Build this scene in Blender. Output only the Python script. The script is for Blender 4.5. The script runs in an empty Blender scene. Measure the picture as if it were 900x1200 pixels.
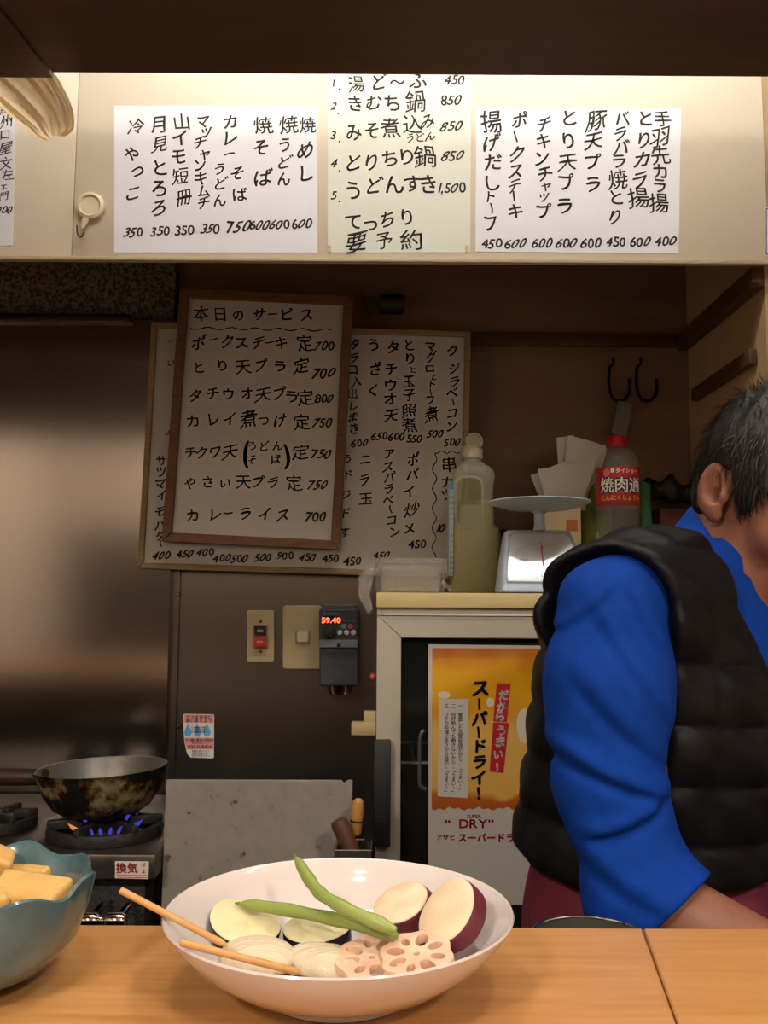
import bpy, bmesh, math, random
import numpy as np
from mathutils import Matrix, Vector, Euler
random.seed(7)
RNG = np.random.default_rng(7)
S = bpy.context.scene
COL = S.collection
R = math.radians
pi = math.pi

# ------------------------------------------------------------------ camera, world, exposure
F = 1050.0                                    # focal length in pixels of the 900x1200 frame
EYE = Vector((0, 0, 1.25))
CAMROT = Matrix.Rotation(R(90 + 5.8), 3, 'X') @ Matrix.Rotation(R(0.35), 3, 'Z')
cd = bpy.data.cameras.new('camera'); cam = bpy.data.objects.new('camera', cd); COL.objects.link(cam)
cam.matrix_world = Matrix.Translation(EYE) @ CAMROT.to_4x4()
cd.sensor_fit = 'VERTICAL'; cd.sensor_height = 24.0; cd.sensor_width = 18.0; cd.lens = F / 1200 * 24.0
cd.clip_start = 0.02
S.camera = cam
w = bpy.data.worlds.new('world'); S.world = w; w.use_nodes = True
w.node_tree.nodes['Background'].inputs[0].default_value = (0.9, 0.78, 0.62, 1)
w.node_tree.nodes['Background'].inputs[1].default_value = 0.02
vs = S.view_settings
vs.view_transform = 'Standard'; vs.look = 'None'; vs.gamma = 1.0; vs.use_curve_mapping = False
vs.exposure = 0.0
TUBE_W = 45.0        # ceiling tube over the cook, cool white
BULB_W = 460.0       # pendants over the guests' counter, warm
ROOM_W = 160.0       # ceiling lamps of the guests' room

def ray(px, py):
    return CAMROT @ Vector(((px - 450) / F, (600 - py) / F, -1))
def P(px, py, Y):                             # the point of plane y=Y seen at a pixel
    d = ray(px, py); return EYE + d * (Y / d.y)
def PZ(px, py, z):                            # the point of plane z seen at a pixel
    d = ray(px, py); return EYE + d * ((z - EYE.z) / d.z)
def hexc(h):
    h = h.lstrip('#'); o = []
    for i in (0, 2, 4):
        c = int(h[i:i+2], 16) / 255
        o.append(c / 12.92 if c <= .04045 else ((c + .055) / 1.055) ** 2.4)
    return (*o, 1)

# ------------------------------------------------------------------ materials
MATS = {}
def M(name, col, rough=.5, metal=0, col2=None, nscale=8, nstretch=(1, 1, 1), namt=(.35, .65), bump=0, bscale=40, bstretch=(1, 1, 1),
      trans=0, ior=1.45, emit=0, coat=0, sss=0, sheen=0, aniso=0, detail=4, coords='Object', spec=.5, alpha=1):
    if name in MATS: return MATS[name]
    m = bpy.data.materials.new(name); m.use_nodes = True
    nt = m.node_tree; N = nt.nodes; L = nt.links; b = N['Principled BSDF']
    c = hexc(col)
    b.inputs['Base Color'].default_value = c
    b.inputs['Roughness'].default_value = rough; b.inputs['Metallic'].default_value = metal
    b.inputs['Transmission Weight'].default_value = trans; b.inputs['IOR'].default_value = ior
    b.inputs['Coat Weight'].default_value = coat; b.inputs['Coat Roughness'].default_value = .08
    b.inputs['Sheen Weight'].default_value = sheen
    b.inputs['Anisotropic'].default_value = aniso
    b.inputs['Specular IOR Level'].default_value = spec
    b.inputs['Alpha'].default_value = alpha
    if sss:
        b.inputs['Subsurface Weight'].default_value = sss; b.inputs['Subsurface Radius'].default_value = (.01, .005, .003)
    if emit:
        b.inputs['Emission Color'].default_value = c; b.inputs['Emission Strength'].default_value = emit
    tc = N.new('ShaderNodeTexCoord')
    if col2:
        mp = N.new('ShaderNodeMapping'); mp.inputs['Scale'].default_value = nstretch
        nz = N.new('ShaderNodeTexNoise'); nz.inputs['Scale'].default_value = nscale; nz.inputs['Detail'].default_value = detail
        rp = N.new('ShaderNodeValToRGB'); rp.color_ramp.elements[0].position = namt[0]; rp.color_ramp.elements[1].position = namt[1]
        rp.color_ramp.elements[0].color = c; rp.color_ramp.elements[1].color = hexc(col2)
        L.new(tc.outputs[coords], mp.inputs[0]); L.new(mp.outputs[0], nz.inputs['Vector']); L.new(nz.outputs[0], rp.inputs[0])
        L.new(rp.outputs[0], b.inputs['Base Color'])
    if bump:
        mp = N.new('ShaderNodeMapping'); mp.inputs['Scale'].default_value = bstretch
        nz = N.new('ShaderNodeTexNoise'); nz.inputs['Scale'].default_value = bscale; nz.inputs['Detail'].default_value = 4
        bp = N.new('ShaderNodeBump'); bp.inputs['Strength'].default_value = bump; bp.inputs['Distance'].default_value = .01
        L.new(tc.outputs[coords], mp.inputs[0]); L.new(mp.outputs[0], nz.inputs['Vector']); L.new(nz.outputs[0], bp.inputs['Height'])
        L.new(bp.outputs[0], b.inputs['Normal'])
    MATS[name] = m
    return m
def emission(name, col, strength):
    if name in MATS: return MATS[name]
    m = bpy.data.materials.new(name); m.use_nodes = True; nt = m.node_tree
    nt.nodes.clear(); o = nt.nodes.new('ShaderNodeOutputMaterial'); e = nt.nodes.new('ShaderNodeEmission')
    e.inputs[0].default_value = hexc(col) if isinstance(col, str) else (*col, 1); e.inputs[1].default_value = strength
    nt.links.new(e.outputs[0], o.inputs[0]); MATS[name] = m; return m
def film(name, col, opacity=.3, rough=.15):                # thin clear plastic: part see-through, part glossy white
    if name in MATS: return MATS[name]
    m = bpy.data.materials.new(name); m.use_nodes = True; nt = m.node_tree; b = nt.nodes['Principled BSDF']
    b.inputs['Base Color'].default_value = hexc(col); b.inputs['Roughness'].default_value = rough
    b.inputs['Alpha'].default_value = opacity; MATS[name] = m; return m

# ------------------------------------------------------------------ mesh builder
class MB:
    def __init__(s): s.v = []; s.f = []
    def add(s, vs, fs, mat=None):
        o = len(s.v)
        for p in vs:
            p = Vector(p); s.v.append(mat @ p if mat else p)
        s.f += [tuple(i + o for i in f) for f in fs]; return s
    def bm(s, bm, mat=None):
        bm.verts.ensure_lookup_table()
        for i, v in enumerate(bm.verts): v.index = i
        s.add([v.co.copy() for v in bm.verts], [[v.index for v in f.verts] for f in bm.faces], mat); bm.free(); return s
    def box(s, a, b, bev=0, mat=None, seg=2):
        bm = bmesh.new(); bmesh.ops.create_cube(bm, size=1)
        c = [(a[i] + b[i]) / 2 for i in range(3)]; d = [abs(b[i] - a[i]) for i in range(3)]
        for v in bm.verts: v.co = Vector((c[i] + v.co[i] * d[i] for i in range(3)))
        if bev: bmesh.ops.bevel(bm, geom=bm.edges[:], offset=min(bev, min(d) * .49), segments=seg, affect='EDGES', profile=.5)
        return s.bm(bm, mat)
    def tube(s, pts, r, n=12, cap=True, flat=None):
        pts = [Vector(p) for p in pts]; k = len(pts)
        rs = r if isinstance(r, (list, tuple)) else [r] * k
        up = None; rings = []
        for i, p in enumerate(pts):
            t = (pts[min(i + 1, k - 1)] - pts[max(i - 1, 0)]).normalized()
            if up is None:
                up = Vector((0, 0, 1)) if abs(t.z) < .9 else Vector((1, 0, 0))
            a = (up - t * up.dot(t)).normalized(); b = t.cross(a); up = a
            rings.append([p + (a * math.cos(q) * (flat or 1) + b * math.sin(q)) * rs[i] for q in [2 * pi * j / n for j in range(n)]])
        s.rings(rings, True, cap); return s
    def rings(s, rings, closed=True, cap=True):
        n = len(rings[0]); vs = [p for r in rings for p in r]; fs = []
        for i in range(len(rings) - 1):
            for j in range(n if closed else n - 1):
                fs.append((i*n + j, i*n + (j+1) % n, (i+1)*n + (j+1) % n, (i+1)*n + j))
        if cap and closed:
            fs.append(tuple(range(n - 1, -1, -1))); fs.append(tuple((len(rings)-1)*n + j for j in range(n)))
        return s.add(vs, fs)
    def lathe(s, prof, c=(0, 0, 0), n=48, mat=None, cap=False, mod=None):
        rings = []
        for r, z in prof:
            ring = []
            for j in range(n):
                q = 2 * pi * j / n; k = mod(q, r, z) if mod else (r, z)
                p = Vector((k[0] * math.cos(q), k[0] * math.sin(q), k[1]))
                p = (mat @ p) if mat else p
                ring.append(p + Vector(c))
            rings.append(ring)
        return s.rings(rings, True, cap)
    def prism(s, poly, fn, d0=0, d1=.01):        # outline in 2D, fn(x, y, depth) -> point
        n = len(poly); vs = [fn(x, y, d0) for x, y in poly] + [fn(x, y, d1) for x, y in poly]
        fs = [tuple(range(n)), tuple(range(2*n - 1, n - 1, -1))] + [(i, n + i, n + (i+1) % n, (i+1) % n) for i in range(n)]
        return s.add(vs, fs)
    def build(s, name, mat, parent=None, org=None, smooth=40, mods=None):
        o0 = ORG[parent] if parent is not None else Vector(org or (0, 0, 0))
        me = bpy.data.meshes.new(name); me.from_pydata([p - o0 for p in s.v], [], s.f); me.validate(); me.update()
        bm = bmesh.new(); bm.from_mesh(me); bmesh.ops.recalc_face_normals(bm, faces=bm.faces[:]); bm.to_mesh(me); bm.free()
        if smooth:
            me.polygons.foreach_set('use_smooth', [True] * len(me.polygons)); me.set_sharp_from_angle(angle=R(smooth))
        if mat: me.materials.append(mat)
        ob = bpy.data.objects.new(name, me); COL.objects.link(ob)
        if parent is not None: ob.parent = parent
        else: ob.location = o0
        ORG[ob] = o0
        if mods: mods(ob)
        return ob
ORG = {}
def thing(name, label, cat, loc, group=None):
    o = bpy.data.objects.new(name, None); COL.objects.link(o); o.location = loc; o.empty_display_size = .05
    ORG[o] = Vector(loc); return tag(o, label, cat, group)
def tag(o, label, cat, group=None):
    o['label'] = label; o['category'] = cat
    if group: o['group'] = group
    return o
def struct(o): o['kind'] = 'structure'; return o

def bez(pts, n=8):                               # Catmull-Rom through points
    pts = [Vector(p) for p in pts]; out = []
    for i in range(len(pts) - 1):
        p0, p1, p2, p3 = pts[max(i-1, 0)], pts[i], pts[i+1], pts[min(i+2, len(pts)-1)]
        for k in range(n):
            t = k / n
            out.append(.5 * ((2*p1) + (p2-p0)*t + (2*p0-5*p1+4*p2-p3)*t*t + (3*p1-p0-3*p2+p3)*t**3))
    out.append(pts[-1]); return out
def rrect(x0, y0, x1, y1, r, n=5):
    o = []
    for cx, cy, a in ((x1-r, y1-r, 0), (x0+r, y1-r, 90), (x0+r, y0+r, 180), (x1-r, y0+r, 270)):
        for k in range(n + 1):
            q = R(a + 90*k/n); o.append((cx + r*math.cos(q), cy + r*math.sin(q)))
    return o

# ------------------------------------------------------------------ lettering
GL = {}
def glyph(ch, bold=0):
    key = (ch, bold)
    if key not in GL:
        c = bpy.data.curves.new('g', 'FONT'); c.body = ch; c.resolution_u = 3; c.offset = bold
        o = bpy.data.objects.new('g', c); COL.objects.link(o); bpy.context.view_layer.update()
        m = bpy.data.meshes.new_from_object(o.evaluated_get(bpy.context.evaluated_depsgraph_get()))
        v = np.array([x.co[:2] for x in m.vertices]).reshape(-1, 2); f = [tuple(p.vertices) for p in m.polygons]
        bpy.data.objects.remove(o); bpy.data.curves.remove(c); bpy.data.meshes.remove(m)
        if len(v):
            wide = ord(ch) > 0x2000
            cx = .5 if wide else (v[:, 0].min() + v[:, 0].max()) / 2
            cy = .38 if wide else .35
            adv = 1.0 if wide else v[:, 0].max() - v[:, 0].min() + .09
            v = v - (cx, cy)
        else: adv = .4
        GL[key] = (v, f, adv)
    return GL[key]
class Ink:
    """characters laid on a surface; fn(px, py) gives the surface point of a drawing coordinate with y downward"""
    def __init__(s, fn, hand=1.0, bold=0): s.fn = fn; s.mb = MB(); s.hand = hand; s.bold = bold
    def ch(s, c, x, y, size, rot=0, sx=1, bold=None):
        v, f, _ = glyph(c, 0)
        if not len(v): return
        b = s.bold if bold is None else bold
        if ord(c) >= 0x4e00 and s.hand: b *= .45
        h = s.hand; r = random.uniform
        u, w_ = v[:, 0].copy() * sx, v[:, 1].copy()
        if h:
            digit = c.isdigit()
            sh = r(.22, .36) if digit else r(-.05, .1)
            sl = .02 if digit else r(.06, .2)
            q, ph = r(-.25, .25), r(0, 6)
            u2 = u + h * (sh * w_ + .05 * np.sin(4.2 * w_ + ph)); w2 = w_ + h * (sl * u + q * u * u + .04 * np.sin(4.5 * u + ph))
            k = r(.92, 1.08); u, w_ = u2 * k, w2 * r(.92, 1.06)
        ca, sa = math.cos(rot), math.sin(rot)
        xs = x + size * (u * ca - w_ * sa); ys = y - size * (u * sa + w_ * ca)
        for ox, oy in (((0, 0),) if not b else ((0, 0), (b, b*.4), (-b*.4, b), (-b, -b*.4), (b*.4, -b))):
            s.mb.add([s.fn(a + ox*size, e_ + oy*size) for a, e_ in zip(xs, ys)], f)
    def put(s, chars, conv, size):                 # [(char, x, y[, size[, rot]])] in a zoom's own coordinates
        k, ox, oy = conv
        for t in chars:
            sz = t[3] if len(t) > 3 else size
            ro = t[4] if len(t) > 4 else 0
            x, y = t[1] / k + ox, t[2] / k + oy
            if len(t[0]) == 1: s.ch(t[0], x, y, sz / k, ro)
            else: s.row(t[0], x, y, sz / k)
    def row(s, txt, x, y, size, slope=-.04, sx=1, gap=1.0, bold=None):
        adv = [glyph(c)[2] * sx * gap for c in txt]; tot = sum(adv); a = -tot / 2
        for c, d in zip(txt, adv):
            s.ch(c, x + (a + d/2) * size, y + (a + d/2) * size * (slope if s.hand else 0), size, 0, sx, bold); a += d
    def col(s, txt, x, y0, y1, size, bold=None):
        n = len(txt)
        for i, c in enumerate(txt):
            y = y0 + (y1 - y0) * i / max(n - 1, 1)
            s.ch(c, x, y, size, pi/2 if c in 'ー「」〜' else 0, bold=bold)
    def stroke(s, pts, wd):                        # a pen line of some width
        vs = []; n = len(pts)
        for i, (x, y) in enumerate(pts):
            x0, y0 = pts[max(i-1, 0)]; x1, y1 = pts[min(i+1, n-1)]
            d = math.hypot(x1-x0, y1-y0) or 1; nx, ny = -(y1-y0)/d, (x1-x0)/d
            ww = wd * (.7 + .5 * random.random()) / 2
            vs += [s.fn(x + nx*ww, y + ny*ww), s.fn(x - nx*ww, y - ny*ww)]
        s.mb.add(vs, [(2*i, 2*i+1, 2*i+3, 2*i+2) for i in range(n-1)])
    def quad(s, poly): s.mb.add([s.fn(x, y) for x, y in poly], [tuple(range(len(poly)))])
    def disc(s, x, y, rx, ry=None, n=20):
        s.quad([(x + rx*math.cos(2*pi*i/n), y + (ry or rx)*math.sin(2*pi*i/n)) for i in range(n)])
    def build(s, name, mat, parent): return s.mb.build(name, mat, parent, smooth=0)
def plane(Y, dy=0): return lambda x, y: P(x, y, Y) + Vector((0, dy, 0))

INK = M('marker_ink', '#2a1c12', .55)
INKB = M('whiteboard_ink', '#0d0806', .5)
# ------------------------------------------------------------------ structure
YW = 1.68                                    # kitchen back wall
CT = .998                                    # top of the counter
HZ = 1.777                                   # lower edge of the hood
YH = 1.335                                   # front of the hood
steel = M('brushed_steel', '#a89e9a', .16, 1, col2='#a49a95', nscale=3, nstretch=(40, 1, .5), namt=(.1,.9), bump=.03, bscale=2.0, bstretch=(1.2, 1, 1.6))
steel_dark = M('brushed_steel_stained', '#7b706a', .27, 1, col2='#756b64', nscale=2, nstretch=(3, 1, 1), namt=(.1,.9), bump=.02, bscale=3)
cream = M('cream_enamel', '#e0d3bc', .42, col2='#dbcdb5', nscale=3)
cream_wall = M('cream_wallpaper', '#dacdbb', .8, col2='#d2c4b0', nscale=5)
brown_wall = M('brown_painted_board', '#8a6b52', .6, col2='#7d5f47', nscale=4, nstretch=(1, 1, 4))
dark_wood = M('dark_brown_wood', '#3b2b20', .38, col2='#2f2118', nscale=6, nstretch=(1, 12, 12))
beige_board = M('beige_board', '#bfa17b', .6, col2='#b3946b', nscale=4)
floor_m = M('quarry_tile', '#5a4638', .6, col2='#4b3a2e', nscale=5)
ceil_m = M('ceiling_board', '#b9a98f', .8)
def wallbox(name, a, b, mat, bev=0):
    o = MB().box(a, b, bev).build(name, mat); return struct(o)
wallbox('floor', (-2, -2.2, -.05), (2, 1.9, 0), floor_m)
wallbox('ceiling', (-2, -2.2, 2.42), (2, 1.9, 2.47), ceil_m)
wallbox('wall_back', (-2, YW + .03, 0), (2, 1.9, 2.42), brown_wall)
wallbox('wall_left', (-2, -2.2, 0), (-1.95, YW + .03, 2.42), cream_wall)
wallbox('wall_right', (1.95, -2.2, 0), (2, YW + .03, 2.42), cream_wall)
wallbox('wall_front', (-1.95, -2.2, 0), (1.95, -2.15, 2.42), cream_wall)
wallbox('trim_front_unseen', (-1.95, -2.15, 0), (1.95, -2.13, 1.5), dark_wood)  # unseen dark wainscot, added so the steel sheet reflects darker low down
# steel sheets on the back wall
xs = P(204, 680, YW).x
tl_ = .038                                   # the sheet leans out a little towards its top
o = struct(MB().add([(-1.95, YW - .004, 0), (xs - .002, YW - .004, 0), (xs - .002, YW + .03, 0), (-1.95, YW + .03, 0), (-1.95, YW - .004, .45), (xs - .002, YW - .004, .45), (xs - .002, YW - tl_, HZ), (-1.95, YW - tl_, HZ), (xs - .002, YW + .03, HZ), (-1.95, YW + .03, HZ)],
    [(0, 1, 5, 4), (4, 5, 6, 7), (7, 6, 8, 9), (1, 2, 8, 6, 5), (0, 4, 7, 9, 3), (0, 3, 2, 1), (3, 9, 8, 2)]).build('wall_steel_left', steel, smooth=0))
o = wallbox('wall_steel_middle', (xs + .012, YW, 0), (.02, YW + .03, HZ), steel_dark)
o = wallbox('trim_joint', (xs - .002, YW - .006, 0), (xs + .012, YW + .03, HZ), steel_dark)
zl = P(80, 377, YW).z
mb = MB().box((-1.95, YW - .052, zl - .016), (P(160, 400, YW).x, YW - tl_ - .0002, zl - .0005), .002)
struct(mb.build('trim_ledge', steel_dark))
for py in (697, 851):
    c = P(208.5, py, YW - .006)
    t = MB().lathe([(.0005, -.0018), (.003, -.0016), (.0042, 0), (.0042, .0004)], c, 14, Matrix.Rotation(R(90), 3, 'X') @ Matrix.Scale(-1, 3)).build('screw', steel_dark, org=c)
    tag(t, 'small screw head in the steel joint strip, %s' % ('just under the big whiteboard' if py < 750 else 'beside the gas safety sticker'), 'screw', 'screws in the joint strip')
# partition at right, behind the cook, with a moulding
XP = .592
wallbox('wall_partition', (XP, YH + .0205, 0), (XP + .03, YW + .03, HZ + .5), beige_board)
mb = MB().box((XP - .022, 1.352, HZ - .034), (XP - .0005, YW + .029, HZ - .001), .003)
struct(mb.build('trim_partition', M('walnut_moulding', '#5d4229', .5, col2='#4c3520', nscale=8, nstretch=(8, 1, 8))))
mb = MB().box((P(548, 400, YW).x, YW + .018, HZ - .028), (XP - .023, YW + .0295, HZ - .001), .003)
struct(mb.build('trim_recess', MATS['walnut_moulding']))

# ------------------------------------------------------------------ lamps
def tube_lamp(loc, ln, watt):
    t = thing('ceiling_tube_lamp', 'long white tube lamp on the ceiling over the cook', 'lamp', loc)
    x, y, z = loc
    MB().box((x - ln/2 - .03, y - .04, z + .025), (x + ln/2 + .03, y + .04, z + .075), .006).build('housing', M('lamp_white', '#e4e0d8', .5), t)
    MB().tube([(x - ln/2, y, z), (x + ln/2, y, z)], .016, 12).build('tube', emission('tube_glow', (1, .97, .93), watt), t)
    for s in (-1, 1): MB().box((x + s*(ln/2 + .012) - .012, y - .02, z - .022), (x + s*(ln/2 + .012) + .012, y + .02, z + .026), .003).build('socket', MATS['lamp_white'], t)
tube_lamp((.1, .95, 2.325), 1.3, TUBE_W)
def pendant(loc, watt, label):
    x, y, z = loc
    t = thing('pendant_lamp', label, 'lamp', (x, y, 2.42))
    MB().tube([(x, y, z + .1), (x, y, 2.40)], .003, 8).build('cord', M('black_cord', '#15120f', .6), t)
    MB().lathe([(.004, 2.418), (.04, 2.416), (.045, 2.395), (.004, 2.390)], (x, y, 0), 24).build('ceiling_rose', MATS['black_cord'], t)
    MB().lathe([(.012, z + .1), (.02, z + .095), (.024, z + .05), (.085, z - .01), (.083, z - .012), (.021, z + .048), (.012, z + .05)], (x, y, 0), 32).build('shade', M('black_shade', '#1a1613', .4), t)
    MB().lathe([(.0005, z - .020), (.008, z - .018), (.014, z - .010), (.0155, z), (.013, z + .012), (.010, z + .030), (.010, z + .049)], (x, y, 0), 24).build('bulb', emission('bulb_glow', (1, .90, .78), watt), t)
pendant((-.17, .33, 1.86), BULB_W, 'black pendant lamp over the guests counter, nearer the blue bowl')
pendant((.27, .33, 1.86), BULB_W, 'black pendant lamp over the guests counter, nearer the cook')
for x, lab in ((-.9, 'round ceiling lamp in the guests room, on the stove side'), (.9, 'round ceiling lamp in the guests room, on the cook side')):
    t = thing('ceiling_lamp', lab, 'lamp', (x, -1.1, 2.42))
    MB().lathe([(.001, 2.40), (.17, 2.40), (.18, 2.419)], (x, -1.1, 0), 32).build('base', MATS['lamp_white'], t)
    MB().lathe([(.001, 2.345), (.08, 2.35), (.14, 2.37), (.16, 2.399)], (x, -1.1, 0), 32).build('diffuser', emission('room_glow', (1, .92, .83), ROOM_W), t)

# ------------------------------------------------------------------ hood with the paper menus

hood = thing('hood_cabinet', 'long cream hanging hood front carrying the handwritten paper menus', 'range hood', (-.6, YH, HZ))
sx = P(88, 200, YH).x
MB().box((-1.94, YH, HZ), (sx - .0003, YH + .02, 2.415), .0015).build('front_panel', cream, hood)
MB().box((sx + .0003, YH, HZ), (XP - .001, YH + .02, 2.415), .0015).build('front_panel', cream, hood)
zlip = P(450, 304, YH).z
MB().box((-1.94, YH - .006, HZ - .006), (XP - .001, YH - .0005, zlip), .001).build('bottom_lip', M('lip_enamel', '#b9a886', .45), hood)
xf = P(176, 345, 1.5).x
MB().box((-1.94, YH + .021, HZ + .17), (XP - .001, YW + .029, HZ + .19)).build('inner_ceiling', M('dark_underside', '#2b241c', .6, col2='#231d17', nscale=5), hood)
struct(MB().box((-1.95, YW - .003, HZ + .001), (xf, YW + .0295, HZ + .169)).build('wall_speckled', M('greasy_filter', '#857c66', .7, col2='#403a2f', nscale=160, namt=(.4, .6), bump=.6, bscale=220)))

paperm = M('menu_paper', '#e9e8ea', .7)
paperg = M('menu_paper_old', '#dfe0d0', .7)
def paper(quad, label, mat, name='menu_paper', Y=YH):
    c = P(sum(q[0] for q in quad)/4, max(q[1] for q in quad), Y)
    t = thing(name, label, 'paper menu', c, 'handwritten menus on the hood front')
    fr = [P(x, y, Y) + Vector((0, -.0007, 0)) for x, y in quad]; bk = [p + Vector((0, .0006, 0)) for p in fr]
    MB().add(fr + bk, [(0, 1, 2, 3), (7, 6, 5, 4), (0, 4, 5, 1), (1, 5, 6, 2), (2, 6, 7, 3), (3, 7, 4, 0)]).build('sheet', mat, t, smooth=0)
    return t, plane(Y, -.0010)
C1 = (2.308, 0, 60); C2 = (1.698, 370, 60)
t, fn = paper([(134, 124), (372, 124), (372, 296), (134, 296)], 'white paper menu of cold tofu and fried noodles, right of the round hook', paperm)
k = Ink(fn, bold=.02)
k.put([('冷',368,205),('や',357,280),('っ',370,322),('こ',360,385)], C1, 46)
k.put([('月',432,197),('見',433,252),('と',433,315),('ろ',432,370),('ろ',430,425)], C1, 50)
k.put([('山',492,190),('イ',488,234),('モ',484,284),('短',487,340),('冊',497,395)], C1, 48)
k.put([('マ',550,190),('ッ',560,215),('チ',540,248),('ャ',553,278),('ン',541,308),('キ',545,343),('ム',551,378),('チ',551,410)], C1, 40)
k.put([('カ',625,190),('レ',622,235),('ー',620,278,34),('う',595,318,38),('ど',597,358,38),('ん',595,402,38),('そ',643,330,40),('ば',648,388,44)], C1, 44)
k.put([('焼',713,200),('そ',705,262),('ば',712,342)], C1, 50)
k.put([('焼',782,198),('う',772,252,42),('ど',770,300,42),('ん',768,345,42)], C1, 50)
k.put([('焼',832,200),('め',828,267),('し',826,332)], C1, 50)
k.put([('350',362,490),('350',435,487),('350',500,485),('350',570,481),('750',645,475,44),('600',702,471),('600',757,469),('600',816,468)], C1, 36)
k.build('lettering', INK, t)
t, fn = paper([(384, 66), (552, 66), (551, 296), (384, 296)], 'pale green numbered hot pot menu between the two white ones, top behind the brown shelf', paperg, Y=YH)
k = Ink(fn, bold=.016)
k.put([('1',36,64,22),('.',46,70,26),('湯',80,66),('ど',125,62),('〜',162,62,30),('ふ',202,60),('450',276,58,28)], C2, 36)
k.put([('2',36,110,22),('.',46,118,26),('き',78,105),('む',115,103),('ち',153,103),('鍋',198,102,44),('850',270,97,28)], C2, 36)
k.put([('3',36,167,24),('.',48,173,26),('み',75,162),('そ',113,157),('煮',150,152,42),('込',192,146,40),('み',222,140,32),('う',188,173,20),('ど',207,172,20),('ん',228,169,22),('850',270,150,28)], C2, 36)
k.put([('4',36,224,24),('.',46,232,26),('と',75,222),('り',112,220),('ち',147,215),('り',180,212),('鍋',217,210,44),('850',273,208,28)], C2, 38)
k.put([('5',36,288,22),('.',46,292,26),('う',75,278),('ど',115,268),('ん',155,265),('す',192,265),('き',224,265),('1,500',272,272,28)], C2, 40)
k.put([('て',75,340),('っ',110,342),('ち',142,335),('り',182,330),('要',82,380,46),('予',135,378),('約',192,375,46)], C2, 38)
k.build('lettering', INK, t)
for a, b in ((545, 549), (384, 388)):
    MB().box(P(a, 288, YH) + Vector((0, -.0016, 0)), P(b, 296, YH) + Vector((0, -.0011, 0))).build('tape', M('yellowed_tape', '#c9b98a', .4), t)
t, fn = paper([(558, 127), (798, 127), (795, 297), (557, 295)], 'white paper menu of fried chicken and pork, right of the numbered menu', paperm)
k = Ink(fn, bold=.02)
k.put([('揚',350,140,46),('げ',349,182),('だ',352,222),('し',350,262),('ト',346,290,28),('ー',350,312,24,pi/2),('フ',348,342)], C2, 36)
k.put([('ポ',405,138),('ー',397,170,28,pi/2),('ク',400,205),('ス',398,238),('テ',395,268,30),('ー',395,290,26,pi/2),('キ',396,320)], C2, 36)
k.put([('チ',455,145),('キ',452,180),('ン',450,212),('チ',455,245),('ャ',457,268,28),('ッ',455,288,26),('プ',453,318)], C2, 34)
k.put([('と',505,132),('り',503,178),('天',500,220,38),('プ',497,262),('ラ',495,308)], C2, 36)
k.put([('豚',558,138,44),('天',553,178,40),('プ',550,220),('ラ',550,266)], C2, 36)
k.put([('バ',610,134),('ラ',605,165),('バ',607,192),('ラ',602,220),('焼',600,257,42),('と',597,292),('り',595,330)], C2, 33)
k.put([('と',655,135),('り',652,178),('カ',650,215),('ラ',645,255),('揚',641,292,42)], C2, 36)
k.put([('手',690,135),('羽',685,172,42),('先',686,206,40),('カ',685,240,34),('ラ',684,268,32),('揚',682,302,44)], C2, 36)
k.put([('450',350,383),('600',398,383),('600',450,383),('600',498,383),('600',547,383),('450',597,380),('600',645,380),('400',695,379)], C2, 27)
k.build('lettering', INK, t)
t, fn = paper([(-60, 118), (18, 119), (15, 288), (-60, 288)], 'white paper strip menu cut off at the left edge, left of the round hook', paperm)
k = Ink(fn, bold=.02); C3 = (4.09, 0, 0)
k.put([('紀',35,520),('州',33,582),('口',25,645,56),('屋',28,712),('文',28,785)], C3, 66)
k.put([('左',22,335,32),('ェ',12,365,24),('門',12,392,28),('900',13,430,28)], C1, 30)
k.build('lettering', INK, t)
t, fn = paper([(896, 243), (990, 243), (990, 300), (896, 300)], 'small white notice with a purple border on the hood right edge', paperm, 'paper_notice')
t['category'] = 'notice'
k = Ink(fn, 0)
for q in ([(897, 244), (990, 244), (990, 245.5), (897, 245.5)], [(897, 244), (898.5, 244), (898.5, 299), (897, 299)], [(897, 297.5), (990, 297.5), (990, 299), (897, 299)]): k.quad(q)
k.build('border', M('purple_print', '#6d5a8c', .6), t)

# round stick-on hook
c = P(107, 243, YH)
t = thing('stick_on_hook', 'round cream stick-on hook on the hood front', 'hook', c)
rot = Matrix.Rotation(R(90), 3, 'X')
cr = M('cream_plastic', '#e0d3ac', .35)
MB().lathe([(.0005, .0008), (.0215, .0008), (.0225, .003), (.0215, .0075), (.017, .0095), (.0155, .0085), (.0145, .0065), (.0005, .0065)], c, 40, rot).build('disc', cr, t)
MB().tube([P(102, 258, YH) + Vector((0, -.004, 0)), P(99, 265, YH) + Vector((0, -.0055, 0)), P(98, 270, YH) + Vector((0, -.006, 0))], [.0055, .0042, .0026], 10).build('holder', cr, t)
MB().tube(bez([P(98.5, 267, YH - .007), P(97.5, 273, YH - .010), P(95, 277.5, YH - .012), P(92, 276, YH - .013), P(90.5, 271, YH - .014), P(90, 264, YH - .014)], 5), .0011, 8).build('hook', M('dark_steel_wire', '#3b352f', .3, 1), t)

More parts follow.
